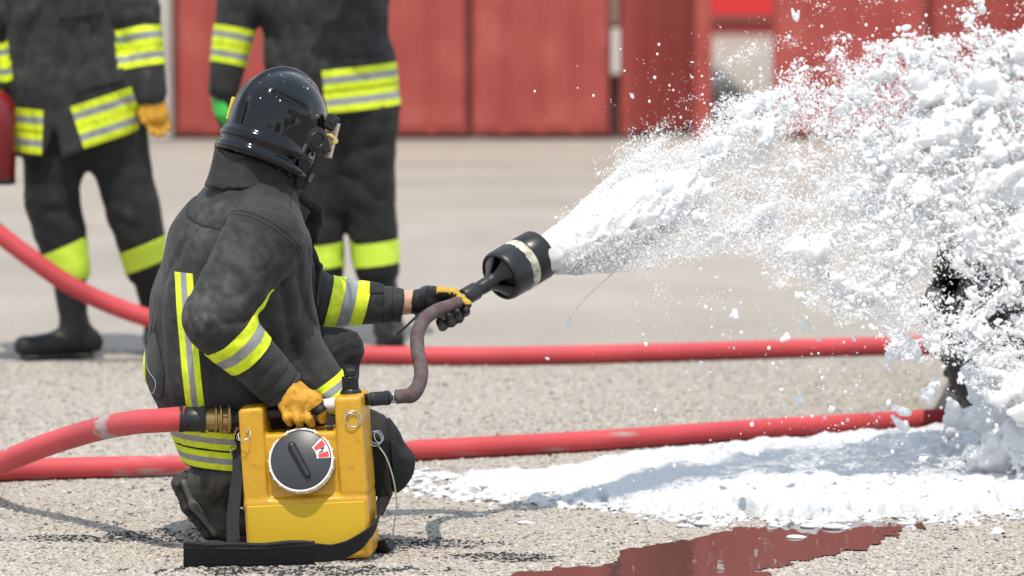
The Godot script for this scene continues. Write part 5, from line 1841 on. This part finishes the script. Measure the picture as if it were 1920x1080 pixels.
	b.cap(Vector3(-0.927, 1.524, -4.720), Vector3(-1.007, 1.288, -4.720), 0.05, 0.04, 0.03)
	b.to(Vector3(-1.065, 0.984, -4.670), 0.03)
	b.cap(Vector3(-0.489, 1.524, -4.720), Vector3(-0.455, 1.379, -4.620), 0.05, 0.04, 0.03)
	b.to(Vector3(-0.601, 1.480, -4.440), 0.03)
	b.cap(Vector3(-0.713, 0.813, -4.720), Vector3(-0.718, 0.505, -4.720), 0.08, 0.055, 0.03)
	b.to(Vector3(-0.686, 0.096, -4.720), 0.04)
	b.cap(Vector3(-0.545, 0.813, -4.720), Vector3(-0.530, 0.505, -4.720), 0.08, 0.055, 0.03)
	b.to(Vector3(-0.462, 0.096, -4.720), 0.04)
	put(netf(b, 0.022), "body", M.skin, m)
	t = cloth_field(0.005, Vector3(6, 4, 6))
	t.cap(Vector3(-0.703, 0.873, -4.720), Vector3(-0.714, 0.535, -4.720), 0.115, 0.095, 0.03)
	t.to(Vector3(-0.715, 0.435, -4.720), 0.088).to(Vector3(-0.704, 0.286, -4.720), 0.080)
	t.cap(Vector3(-0.547, 0.873, -4.720), Vector3(-0.536, 0.555, -4.720), 0.115, 0.098, 0.03)
	t.to(Vector3(-0.520, 0.435, -4.720), 0.090).to(Vector3(-0.505, 0.286, -4.720), 0.086)
	t.cap(Vector3(-0.703, 0.863, -4.720), Vector3(-0.555, 0.863, -4.720), 0.115, 0.115, 0.06)
	t.fold(Vector3(-0.533, 0.601, -4.630), Vector3(0.3, 1, 0), 0.08, 0.007, 0.13)
	t.fold(Vector3(-0.532, 0.740, -4.630), Vector3(-0.4, 1, 0), 0.09, 0.006, 0.12)
	tm = netf(t, 0.0138)
	tr = put(tm, "trousers", M.trousers, m)
	for q in [[Vector3(-0.711, 0.340, -4.720), Vector3(-0.714, 0.535, -4.720), Vector3(-0.704, 0.276, -4.720)], [Vector3(-0.509, 0.350, -4.720), Vector3(-0.536, 0.555, -4.720), Vector3(-0.505, 0.276, -4.720)]]:
		put(tape(tm, slab(Vector3(-0.12, 1, 0), q[0], -0.046, 0.040), 0.004, near_bone(q[1], q[2], 0.13)), "lime_band", lime, tr)
	stand_boot(Vector3(-0.700, 0.286, -4.720), Vector3(-0.687, 0.076, -4.720), Vector3(-0.1, 0, 1).normalized(), m)
	stand_boot(Vector3(-0.497, 0.286, -4.720), Vector3(-0.460, 0.076, -4.720), Vector3(0.15, 0, 0.98).normalized(), m)
	j = cloth_field(0.008, Vector3(6.5, 2.6, 6.5))
	j.cap(Vector3(-0.650, 0.823, -4.720), Vector3(-0.677, 1.051, -4.720), 0.160, 0.152, 0.04, fr, 0.66)
	j.cap(Vector3(-0.677, 1.051, -4.720), Vector3(-0.699, 1.288, -4.720), 0.152, 0.150, 0.04, fr, 0.66)
	j.cap(Vector3(-0.699, 1.288, -4.720), Vector3(-0.710, 1.524, -4.720), 0.150, 0.14, 0.04, fr, 0.62)
	j.cap(Vector3(-0.907, 1.544, -4.720), Vector3(-0.505, 1.544, -4.720), 0.095, 0.095, 0.05)
	j.cap(Vector3(-0.710, 1.544, -4.720), Vector3(-0.709, 1.661, -4.720), 0.10, 0.085, 0.05)
	j.cap(Vector3(-0.907, 1.534, -4.720), Vector3(-1.009, 1.288, -4.710), 0.092, 0.082, 0.03)
	j.to(Vector3(-1.067, 0.964, -4.670), 0.056, 0.02)
	j.cap(Vector3(-0.505, 1.534, -4.720), Vector3(-0.467, 1.408, -4.620), 0.085, 0.075, 0.03)
	j.to(Vector3(-0.591, 1.490, -4.450), 0.058, 0.02)
	j.fold(Vector3(-0.783, 1.116, -4.570), Vector3(1, 0.5, 0), 0.09, 0.012, 0.16)
	j.fold(Vector3(-0.529, 1.214, -4.570), Vector3(0.6, 1, 0), 0.10, 0.009, 0.16)
	var hem := Vector3(-0.530, 0.873, -4.570).y
	j.extra.append(func(p: Vector3, d: float) -> float:
		if p.y < 1.1:
			d = maxf(d, hem + 0.02 * (p.x + 0.55) - p.y)
		if d < 0.02 and d > -0.02 and p.z > z:
			var e := p.x - (Vector3(-0.807, 1.090, -4.720).x + (p.y - 1.1) * -0.03)
			d -= 0.006 * (smoothstep(0.0, 0.012, e) - smoothstep(0.08, 0.10, e))
		return d)
	jm = netf(j, 0.0138)
	jk = put(jm, "jacket", M.cloth, m)
	patch(jm, Vector3(-0.557, 0.967, -4.570), 0.27, 0.10, jk)
	flap(jm, Vector3(-0.556, 1.112, -4.570), 0.17, 0.045, 0.0, jk)
	e0 = Vector3(-1.009, 1.288, -4.710)
	w0 = Vector3(-1.067, 0.964, -4.670)
	for row in 2:
		triple(jm, e0 - w0, Vector3(-1.048, 1.082, -4.720) + Vector3(0.012, 0.069, 0) * row, -0.036, 0.0225, jk, near_bone(e0, w0, 0.11))
	gl = put(netf(simple_glove(Vector3(-1.071, 0.954, -4.670), Vector3(0.12, -0.98, 0.1).normalized(), Vector3(0.35, 0, 0.3), Vector3(0.8, 0, 0.5).normalized()), 0.006), "glove", M.glove_black, m)
	put(tape(to_dict(gl), slab(Vector3(0.9, 0.6, 0), Vector3(-1.093, 0.908, -4.720), -0.022, 0.030), 0.003, func(p: Vector3, n: Vector3) -> bool: return n.z > 0.2), "green_panel", plain(srgb(0.05, 0.50, 0.08), 0.6), gl)
	put(netf(simple_glove(Vector3(-0.601, 1.494, -4.440), Vector3(-0.9, -0.1, 0.1).normalized(), Vector3(-0.2, -0.4, 0.2), Vector3(0, 0.7, 0.5).normalized()), 0.008), "glove", M.glove_black, m)
	add_helmet(m, Transform3D(Basis(Vector3.UP, -1.5), Vector3(-0.709, 1.803, -4.720)), false)

func to_dict(o: MeshInstance3D) -> Dictionary:
	var ar: Array = o.mesh.surface_get_arrays(0)
	return {"v": ar[Mesh.ARRAY_VERTEX], "n": ar[Mesh.ARRAY_NORMAL], "i": ar[Mesh.ARRAY_INDEX]}


# ---------------------------------------------------------------- foam on the ground
func table(rows: Array, x: float) -> float:
	if x <= rows[0].x:
		return rows[0].z
	for k in rows.size() - 1:
		if x < rows[k + 1].x:
			return lerpf(rows[k].z, rows[k + 1].z, (x - rows[k].x) / (rows[k + 1].x - rows[k].x))
	return rows[-1].z

func make_foam() -> void:
	var near := [Vector3(-0.309, 0.000, -1.119), Vector3(-0.167, 0.000, -0.949), Vector3(0.060, 0.000, -0.825), Vector3(0.254, 0.000, -0.744), Vector3(0.397, 0.000, -0.526), Vector3(0.644, 0.000, -0.487), Vector3(0.784, 0.000, -0.392), Vector3(1.084, 0.000, -0.487), Vector3(1.415, 0.000, -0.565), Vector3(1.690, 0.000, -0.634)]
	var far := [Vector3(-0.311, 0.000, -1.205), Vector3(-0.172, 0.000, -1.293), Vector3(0.063, 0.000, -1.427), Vector3(0.304, 0.000, -1.586), Vector3(0.551, 0.000, -1.750), Vector3(0.887, 0.000, -1.918), Vector3(1.234, 0.000, -2.116), Vector3(1.625, 0.000, -2.319), Vector3(1.940, 0.000, -2.397)]
	var ed := fnl(FastNoiseLite.TYPE_SIMPLEX_SMOOTH, 1.0, 201, 3)
	var c1 := fnl(FastNoiseLite.TYPE_CELLULAR, 1.0, 202, 1)
	c1.cellular_return_type = FastNoiseLite.RETURN_DISTANCE
	var cell := 0.0072
	var x0 := -0.55
	var z0 := -2.75
	var nx := int(2.75 / cell)
	var nz := int(2.55 / cell)
	var hs := PackedFloat32Array()
	hs.resize((nx + 1) * (nz + 1))
	var md := blank()
	for j in nz + 1:
		for i in nx + 1:
			var x := x0 + i * cell
			var z := z0 + j * cell
			var zn := table(near, x)
			var zf := table(far, x)
			var m := minf(minf((zn - z) * 0.8, (z - zf) * 0.8), (x + 0.32) * 0.6)
			m += 0.10 * ed.get_noise_2d(x * 3.0, z * 2.2) + 0.055 * ed.get_noise_2d(x * 11.0 + 30, z * 9.0)
			m -= 0.13 * (1.0 - smoothstep(-0.3, 0.35, x)) * smoothstep(-0.1, 0.25, ed.get_noise_2d(x * 9.0 + 5, z * 6.0) + 0.1)
			m -= 0.16 * smoothstep(0.32, 0.0, zn - z) * (1.0 - 0.6 * smoothstep(0.4, 0.9, x)) * smoothstep(-0.15, 0.3, ed.get_noise_2d(x * 13.0 + 90, z * 8.0))
			var h := -0.004
			if m > -0.10:
				var grow := lerpf(0.010, 0.040, smoothstep(-0.2, 1.0, x))
				h = grow * signf(m) * sqrt(minf(absf(m) / 0.34, 1.0))
				var d1 := c1.get_noise_2d(x * 9.0, z * 7.0) + 1.0
				var d2 := c1.get_noise_2d(x * 21.0 + 9, z * 17.0) + 1.0
				var d3 := c1.get_noise_2d(x * 55.0 + 4, z * 46.0) + 1.0
				h += (0.026 * (0.7 - d1 * d1) + 0.013 * (0.7 - d2 * d2) + 0.007 * (0.75 - d3 * d3)) * lerpf(0.5, 1.1, smoothstep(-0.2, 0.8, x)) * smoothstep(-0.10, 0.12, m)
				h += 0.018 * ed.get_noise_2d(x * 2.3 + 70, z * 2.3) * smoothstep(0.0, 0.25, m)
			hs[j * (nx + 1) + i] = h
	var at := PackedInt32Array()
	at.resize((nx + 1) * (nz + 1))
	at.fill(-1)
	var v := PackedVector3Array()
	var idx := PackedInt32Array()
	for j in nz:
		for i in nx:
			var o := j * (nx + 1) + i
			if maxf(maxf(hs[o], hs[o + 1]), maxf(hs[o + nx + 1], hs[o + nx + 2])) <= 0.0:
				continue
			for q in [o, o + 1, o + nx + 1, o + nx + 2]:
				if at[q] < 0:
					at[q] = v.size()
					v.append(Vector3(x0 + (q % (nx + 1)) * cell, maxf(hs[q], -0.004), z0 + (q / (nx + 1)) * cell))
			idx.append_array([at[o], at[o + 1], at[o + nx + 2], at[o], at[o + nx + 2], at[o + nx + 1]])
	md.v = v
	md.i = idx
	quad_normals(md)
	var o2 := put(md, "ground_foam", M.lather, self)
	tag(o2, "sheet of white foam spread over the paving at right", "foam", "", "stuff")
	# loose lumps that have slid off the sheet or landed beside it
	var rng := RandomNumberGenerator.new()
	rng.seed = 808
	var places := []
	for k in 1100:
		var x := rng.randf_range(-0.4, 1.75)
		var z := table(near, x) + absf(rng.randfn()) * 0.11 - 0.03
		if rng.randf() < 0.5:
			x = rng.randf_range(-0.42, 0.6)
			z = table(near, x) - rng.randf_range(-0.12, 0.35)
		var r := 0.003 + 0.018 * pow(rng.randf(), 3.0)
		places.append(Transform3D(Basis(Vector3.UP, rng.randf() * TAU).scaled(Vector3(r * rng.randf_range(1.0, 1.9), r * rng.randf_range(0.45, 0.9), r * 1.3)), Vector3(x, 0.0, z)))
	for s in [[Vector3(0.044, 0.000, -0.373), 0.022], [Vector3(0.535, 0.000, -0.344), 0.03], [Vector3(0.766, 0.000, -0.113), 0.026], [Vector3(0.885, 0.000, -0.279), 0.034], [Vector3(0.821, 0.000, -0.297), 0.03], [Vector3(1.079, 0.000, -0.354), 0.024], [Vector3(0.476, 0.000, -0.316), 0.022], [Vector3(-0.088, 0.000, -0.526), 0.014]]:
		places.append(Transform3D(Basis().scaled(Vector3(s[1] * 1.7, s[1] * 0.42, s[1] * 1.5)), s[0] + Vector3(0, -0.002, 0)))
	multi("foam_lumps", clump(51, 5, 0.35), places, M.lather, [], "loose white lumps of foam along the edge of the sheet")

# ---------------------------------------------------------------- foam in the air
# an irregular blob of merged bubbles, about one unit in radius
func clump(seed_: int, balls: int, spread: float, long := 1.0) -> ArrayMesh:
	var rng := RandomNumberGenerator.new()
	rng.seed = seed_
	var f := Field.new()
	var last := Vector3.ZERO
	for k in balls:
		var d := Vector3(rng.randfn() * long, rng.randfn(), rng.randfn()) * spread
		var r := rng.randf_range(0.28, 0.62)
		if k == 0:
			f.cap(d * 0.2, d * 0.4, 0.6, 0.5, 0.3)
		else:
			f.cap(last, d, r * rng.randf_range(0.4, 0.8), r, 0.42)
		last = d
	return to_mesh(netf(f, 0.11))

var jet_top := []
var jet_bot := []
var clot: FastNoiseLite

# where a point lies in the jet: x along it (0 to 1), y across it (0 upper edge, 1 lower edge), z depth from its middle
func in_jet(p: Vector3) -> Vector3:
	var n := jet_top.size() - 1
	for k in n:
		if p.x < jet_top[k + 1].x or k == n - 1:
			var fr := clampf((p.x - jet_top[k].x) / (jet_top[k + 1].x - jet_top[k].x), 0.0, 1.0)
			var a: Vector3 = jet_top[k].lerp(jet_top[k + 1], fr)
			var b: Vector3 = jet_bot[k].lerp(jet_bot[k + 1], fr)
			var s := (k + fr) / n
			var v := (a.y - p.y) / (a.y - b.y)
			return Vector3(s, v, (p.z - a.z - lean(s, v, a.y - b.y)) / (0.55 * minf((a.y - b.y) * 0.5, 0.22)))
	return Vector3.ZERO

# the fan leans: what falls out of it falls nearer the nozzle's side
func lean(s: float, v: float, tall: float) -> float:
	return (v - 0.5) * tall * 0.62 * smoothstep(-0.05, 0.34, s)

# how much foam flies at a place in the jet
func thickness(s: float, v: float) -> float:
	var first := 1.0 - smoothstep(0.22, 0.46, s)
	var last := smoothstep(0.56, 0.88, s)
	var mid := 1.0 - first - last
	var t := first * 0.86
	t += mid * (0.38 + 0.24 * exp(-pow((v - 0.28) / 0.16, 2.0)) + 0.34 * exp(-pow((v - 0.78) / 0.15, 2.0)))
	t += last * (0.92 - 0.42 * smoothstep(0.52, 0.74, v) * (1.0 - smoothstep(0.90, 0.99, s)))
	t += 0.55 * smoothstep(0.80, 0.94, v) * smoothstep(0.77, 0.86, s) * last
	# a gap through which the dark car shows
	t -= 0.42 * exp(-pow((s - 0.80) / 0.05, 2.0) - pow((v - 0.72) / 0.13, 2.0))
	if v < 0.0 or v > 1.0:
		return 0.16 - 0.4 * maxf(-v, v - 1.0)
	return t * smoothstep(-0.10, 0.14, v) * smoothstep(-0.10, 0.14, 1.0 - v)

# foam hangs together in clots and threads, drawn out along the flight
func clotting(p: Vector3) -> float:
	return clot.get_noise_3dv(Vector3(p.x * 4.0 - p.y * 1.5, p.y * 7.0 - p.x * 1.5, p.z * 5.5)) * 0.75 + 0.55 * clot.get_noise_3dv(Vector3(p.x * 10.0, p.y * 17.0 - p.x * 5.0, p.z * 15.0))

func any_turn(rng: RandomNumberGenerator) -> Basis:
	return Basis(Quaternion(Vector3(rng.randfn(), rng.randfn(), rng.randfn() + 0.001).normalized(), rng.randf() * TAU))

func make_spray() -> void:
	# the outline of the jet: upper edge, lower edge
	var top := [Vector3(0.070, 0.769, -0.470), Vector3(0.146, 0.824, -0.510), Vector3(0.234, 0.902, -0.560), Vector3(0.353, 0.989, -0.620), Vector3(0.502, 1.084, -0.700), Vector3(0.654, 1.179, -0.780), Vector3(0.808, 1.239, -0.860), Vector3(0.963, 1.272, -0.940), Vector3(1.121, 1.281, -1.020), Vector3(1.281, 1.283, -1.100), Vector3(1.440, 1.302, -1.160), Vector3(1.616, 1.311, -1.220)]
	var bot := [Vector3(0.105, 0.675, -0.470), Vector3(0.168, 0.669, -0.510), Vector3(0.249, 0.667, -0.560), Vector3(0.361, 0.679, -0.620), Vector3(0.504, 0.689, -0.700), Vector3(0.657, 0.676, -0.780), Vector3(0.812, 0.566, -0.860), Vector3(0.970, 0.463, -0.940), Vector3(1.129, 0.404, -1.020), Vector3(1.291, 0.325, -1.100), Vector3(1.453, 0.209, -1.160), Vector3(1.631, 0.155, -1.220)]
	jet_top = top
	jet_bot = bot
	var rng := RandomNumberGenerator.new()
	rng.seed = 4242
	clot = fnl(FastNoiseLite.TYPE_SIMPLEX_SMOOTH, 1.0, 301, 3)
	# -- the unbroken jet at the mouth of the nozzle, fraying as it goes
	var f := Field.new()
	for k in 4:
		var a: Vector3 = (top[k] + bot[k]) * 0.5
		var b: Vector3 = (top[k + 1] + bot[k + 1]) * 0.5
		f.cap(a, b, [0.054, 0.064, 0.082, 0.092][k], [0.064, 0.082, 0.092, 0.060][k], 0.02)
	var mouth: Vector3 = top[0]
	f.extra.append(func(p: Vector3, d: float) -> float:
		if d > -0.12 and d < 0.12:
			var run := maxf(p.x - mouth.x, 0.0)
			var lengthwise := Vector3(p.x * 0.55 + p.y * 0.3, p.y - p.x * 0.5, p.z)
			var n1 := clot.get_noise_3dv(lengthwise * 15.0)
			var n2 := clot.get_noise_3dv(p * 42.0)
			d += 0.15 * run * (absf(n1) * 1.8 - 0.12) + (0.0004 + 0.022 * run) * n2 + 0.002 * n1
		return d)
	var jet := put(netf(f, 0.0056, 0.05), "foam_jet", M.mist, self)
	tag(jet, "dense white jet of foam leaving the nozzle", "foam jet", "", "stuff")
	# -- torn sheets and tongues of foam farther out, merged into one another
	var sh := Shape.new()
	sh.f = func(p: Vector3) -> float:
		var q := in_jet(p)
		if q.x < 0.34 or q.y < -0.25 or q.y > 1.3 or absf(q.z) > 1.9:
			return 0.2
		if q.x < 0.36:
			return 0.03
		var t := thickness(q.x, q.y) - 0.55 * absf(q.z) * absf(q.z)
		var c := clotting(p)
		var fine := clot.get_noise_3dv(p * 30.0)
		return clampf(0.075 * (0.88 - t - 1.05 * c - 0.17 * fine), -0.03, 0.03)
	var splash := put(net(sh, 0.0086, Vector3(0.42, 0.22, -1.62), Vector3(1.66, 1.42, -0.52), 0.04), "foam_splash", M.foam, self)
	tag(splash, "torn tongues of white foam splashing at the right", "foam", "", "stuff")
	# a heap that has built up against the car
	var heap := Field.new()
	for q in [[Vector3(1.577, 0.186, -0.980), 0.12], [Vector3(1.482, 0.137, -0.950), 0.075], [Vector3(1.402, 0.109, -0.980), 0.045], [Vector3(1.336, 0.088, -1.000), 0.03], [Vector3(1.565, 0.077, -0.880), 0.085], [Vector3(1.452, 0.059, -0.880), 0.045], [Vector3(1.375, 0.231, -1.300), 0.05], [Vector3(1.437, 0.270, -1.300), 0.06], [Vector3(1.340, 0.147, -1.400), 0.04], [Vector3(1.423, 0.160, -1.300), 0.07], [Vector3(1.516, 0.207, -1.300), 0.08]]:
		heap.cap(q[0], q[0] + Vector3(0.02, 0, 0), q[1], q[1], 0.06)
	heap.extra.append(func(p: Vector3, d: float) -> float:
		if absf(d) < 0.12:
			d += 0.075 * clot.get_noise_3dv(p * 9.0) + 0.035 * clot.get_noise_3dv(p * 26.0)
		return d)
	var hp := put(netf(heap, 0.009, 0.05), "foam_heap", M.foam, self)
	tag(hp, "heap of white foam piled against the dark car", "foam", "", "stuff")
	print("splash ", splash.mesh.get_faces().size() / 3)
	# -- clots, threads and droplets
	var clumps := []
	for k in 8:
		clumps.append(clump(60 + k, 3 + k % 4, 0.40 + 0.05 * (k % 3), 1.0 + 0.35 * (k % 4)))
	var strands := []
	for k in 4:
		strands.append(clump(90 + k, 6, 0.36, 3.2))
	var drop := SphereMesh.new()
	drop.radius = 1.0
	drop.height = 2.0
	drop.radial_segments = 6
	drop.rings = 4
	var put_clump := []
	for k in 8:
		put_clump.append([])
	var put_strand := [[], [], [], []]
	var drops := []
	var kept := 0
	var tail := Vector3(-0.138, 0.620, -0.300)
	var bore := Vector3(0.70, 0.35, -0.62).normalized()
	for n in 365000:
		var s := pow(rng.randf(), 1.3)
		var u := s * (top.size() - 1)
		var k := mini(int(u), top.size() - 2)
		var fr := u - k
		var a: Vector3 = top[k].lerp(top[k + 1], fr)
		var b: Vector3 = bot[k].lerp(bot[k + 1], fr)
		# across the jet: 0 upper edge, 1 lower edge; a few fly wide
		var v := rng.randf()
		var wide := rng.randf()
		if wide < 0.07:
			v = -absf(rng.randfn()) * (0.12 + 0.10 * (1.0 - s))
		elif wide < 0.09:
			v = 1.0 + absf(rng.randfn()) * lerpf(0.10, 0.40, s) * smoothstep(0.12, 0.3, s)
		var p := a.lerp(b, v)
		var half := (a - b).length() * 0.5
		var round_ := sqrt(maxf(0.08, 1.0 - pow(absf(clampf(v, 0.0, 1.0) - 0.5) * 2.0, 2.0)))
		p.z += rng.randfn() * lerpf(0.40, 0.24, smoothstep(0.1, 0.4, s)) * minf(half, 0.22) * round_ + lean(s, v, a.y - b.y)
		if (p - tail).dot(bore) < 0.302:
			continue
		var t := thickness(s, v)
		var c := clotting(p)
		var keep := t + 0.85 * c
		if keep < 0.22 + 0.35 * rng.randf():
			continue
		kept += 1
		var big := smoothstep(0.22, 0.95, s)
		var kind := rng.randf()
		if kind < 0.001 + 0.008 * big and v > -0.05:
			var r := lerpf(0.004, 0.013, big) * (0.5 + 1.1 * pow(rng.randf(), 2.0))
			put_clump[rng.randi_range(0, 7)].append(Transform3D(any_turn(rng).scaled(Vector3.ONE * r), p))
		elif kind < 0.003 + 0.022 * big:
			var r := lerpf(0.0030, 0.0080, big) * rng.randf_range(0.5, 1.3)
			var dir := Basis(Vector3.BACK, rng.randfn() * 0.7 + lerpf(0.4, -0.5, s)) * Basis(Vector3.UP, rng.randfn() * 0.5)
			put_strand[rng.randi_range(0, 3)].append(Transform3D(dir.scaled(Vector3.ONE * r), p))
		else:
			var r := lerpf(0.0010, 0.0016, big) * (0.55 + 1.6 * pow(rng.randf(), 3.0))
			if kind > 0.985 - 0.03 * big:
				r *= 2.4
			drops.append(Transform3D(Basis(Vector3.BACK, 0.45).scaled(Vector3(r, r * rng.randf_range(0.7, 1.1), r)), p))
	# spatter that falls short, below the jet and over the hoses
	for n in 950:
		var p: Vector3 = Vector3(0.326, 0.582, -0.700).lerp(Vector3(1.444, 0.325, -1.100), pow(rng.randf(), 0.7)) + Vector3(rng.randfn() * 0.12, 0, 0)
		p.y = 0.03 + rng.randf() * 0.62
		p.z += rng.randfn() * 0.25
		var r := 0.0009 + 0.0060 * pow(rng.randf(), 5.0)
		if rng.randf() < 0.10:
			put_clump[rng.randi_range(0, 7)].append(Transform3D(any_turn(rng).scaled(Vector3.ONE * (0.003 + 0.011 * pow(rng.randf(), 2.0))), p))
		else:
			drops.append(Transform3D(Basis().scaled(Vector3.ONE * r), p))
	# flecks thrown up over the doors
	for n in 420:
		var p: Vector3 = Vector3(0.281, 1.116, -0.700).lerp(Vector3(1.433, 1.338, -1.100), rng.randf())
		p += Vector3(rng.randfn() * 0.10, rng.randfn() * 0.08, rng.randfn() * 0.1)
		var r := 0.0008 + 0.0042 * pow(rng.randf(), 6.0)
		drops.append(Transform3D(Basis().scaled(Vector3.ONE * r), p))
	for q in [[Vector3(0.791, 1.362, -0.850), 0.010], [Vector3(0.800, 1.368, -0.850), 0.008], [Vector3(1.119, 1.324, -1.000), 0.015], [Vector3(1.096, 1.318, -1.000), 0.012], [Vector3(1.338, 1.378, -1.100), 0.019], [Vector3(1.344, 1.393, -1.100), 0.013], [Vector3(1.238, 1.267, -1.050), 0.014], [Vector3(1.286, 1.354, -1.080), 0.009], [Vector3(0.332, 1.149, -0.650), 0.005], [Vector3(1.127, 0.414, -1.000), 0.042], [Vector3(1.193, 0.424, -1.050), 0.035], [Vector3(1.082, 0.396, -1.000), 0.026], [Vector3(0.817, 0.273, -0.900), 0.013], [Vector3(1.187, 0.270, -1.050), 0.026], [Vector3(1.202, 0.293, -1.050), 0.022], [Vector3(1.276, 0.232, -1.100), 0.022], [Vector3(1.114, 0.227, -1.000), 0.022], [Vector3(1.111, 0.191, -1.000), 0.018], [Vector3(0.830, 0.483, -0.900), 0.020]]:
		put_clump[rng.randi_range(0, 7)].append(Transform3D(any_turn(rng).scaled(Vector3.ONE * float(q[1])), q[0]))
	print("kept ", kept)
	for k in 8:
		multi("foam_clots", clumps[k], put_clump[k], M.foam, [], "clots of white foam flying from the nozzle")
	for k in 4:
		multi("foam_threads", strands[k], put_strand[k], M.foam, [], "stringy threads of white foam in the air")
	multi("foam_droplets", drop, drops, M.mist, [], "fine white droplets round the jet of foam")
	# one long drip falling out of the jet
	var drip := put(tube(smooth_path([Vector3(0.294, 0.683, -0.580), Vector3(0.264, 0.654, -0.570), Vector3(0.220, 0.614, -0.560), Vector3(0.179, 0.571, -0.550), Vector3(0.155, 0.533, -0.545), Vector3(0.152, 0.518, -0.545)], 6), func(run: float, k: int) -> float: return 0.0019 + 0.0030 * smoothstep(22.0, 28.0, float(k)) + 0.0012 * maxf(0.0, sin(k * 0.6)), 10), "foam_drip", M.foam, self)
	tag(drip, "thin drip of foam falling below the jet", "foam", "", "stuff")
	make_wreck()

# ---------------------------------------------------------------- the scorched car that the foam strikes
func make_wreck() -> void:
	var hub := Vector3(1.629, 0.000, -1.943) + Vector3(0, 0.31, 0)
	var c := thing("car", "scorched black car with a bare tyre buried in foam at right", "car", Vector3(hub.x, 0, hub.z))
	var burnt := triplanar(plain(Color.WHITE, 0.8, 0.0, 0.3), 1.5)
	burnt.albedo_texture = ntex(fnl(FastNoiseLite.TYPE_SIMPLEX_SMOOTH, 0.012, 401, 5), 256, [[0.2, srgb(0.008, 0.008, 0.008)], [0.6, srgb(0.018, 0.016, 0.014)], [0.9, srgb(0.06, 0.045, 0.035)]])
	var s := Shape.new()
	s.f = func(p: Vector3) -> float:
		var q := (p - hub).rotated(Vector3.UP, 0.16)
		var e := rbox(q, Vector3(1.62, 0.17, -0.80), Vector3(1.96, 0.19, 0.80), 0.10)
		e = smin(e, rbox(q, Vector3(2.3, 0.52, -0.80), Vector3(1.10, 0.32, 0.68), 0.14), 0.10)
		for wx2 in [0.0, 2.55]:
			e = maxf(e, -maxf(Vector2(q.x - wx2, q.y).length() - 0.355, absf(q.z) - 0.28))
		return e
	put(net(s, 0.035, hub + Vector3(-0.6, -0.25, -1.75), hub + Vector3(3.7, 1.2, 0.15), 0.05), "body", burnt, c)
	put(cbox(Vector3(0.10, 0.12, 1.5), 0.03, Transform3D(Basis(Vector3.UP, -0.16), hub) * Transform3D(Basis(), Vector3(-0.33, 0.10, -0.80))), "bumper", M.rubber, c)
	for w in [0.0, 2.55]:
		var X := Transform3D(Basis(Vector3.UP, -0.16), hub) * Transform3D(Basis(Vector3.RIGHT, PI / 2), Vector3(w, 0, -0.10))
		var tyre := put(lathe([Vector2(0.20, -0.09), Vector2(0.25, -0.105), Vector2(0.29, -0.10), Vector2(0.308, -0.075), Vector2(0.31, 0.0), Vector2(0.308, 0.075), Vector2(0.29, 0.10), Vector2(0.25, 0.105), Vector2(0.20, 0.09)], X, 56), "wheel", M.rubber, c)
		put(lathe([Vector2(0, 0.05), Vector2(0.06, 0.06), Vector2(0.15, 0.035), Vector2(0.19, 0.085), Vector2(0.205, 0.088)], X, 40), "rim", plain(srgb(0.05, 0.045, 0.04), 0.5, 0.6), tyre)
		var lug := cbox(Vector3(0.016, 0.07, 0.02), 0.004)
		for k in 40:
			var a := TAU * k / 40.0
			put(moved(lug, X * Transform3D(Basis(Vector3.UP, -a), Vector3(0.308 * cos(a), 0.035, 0.308 * sin(a)))), "tread_block", M.rubber, tyre)
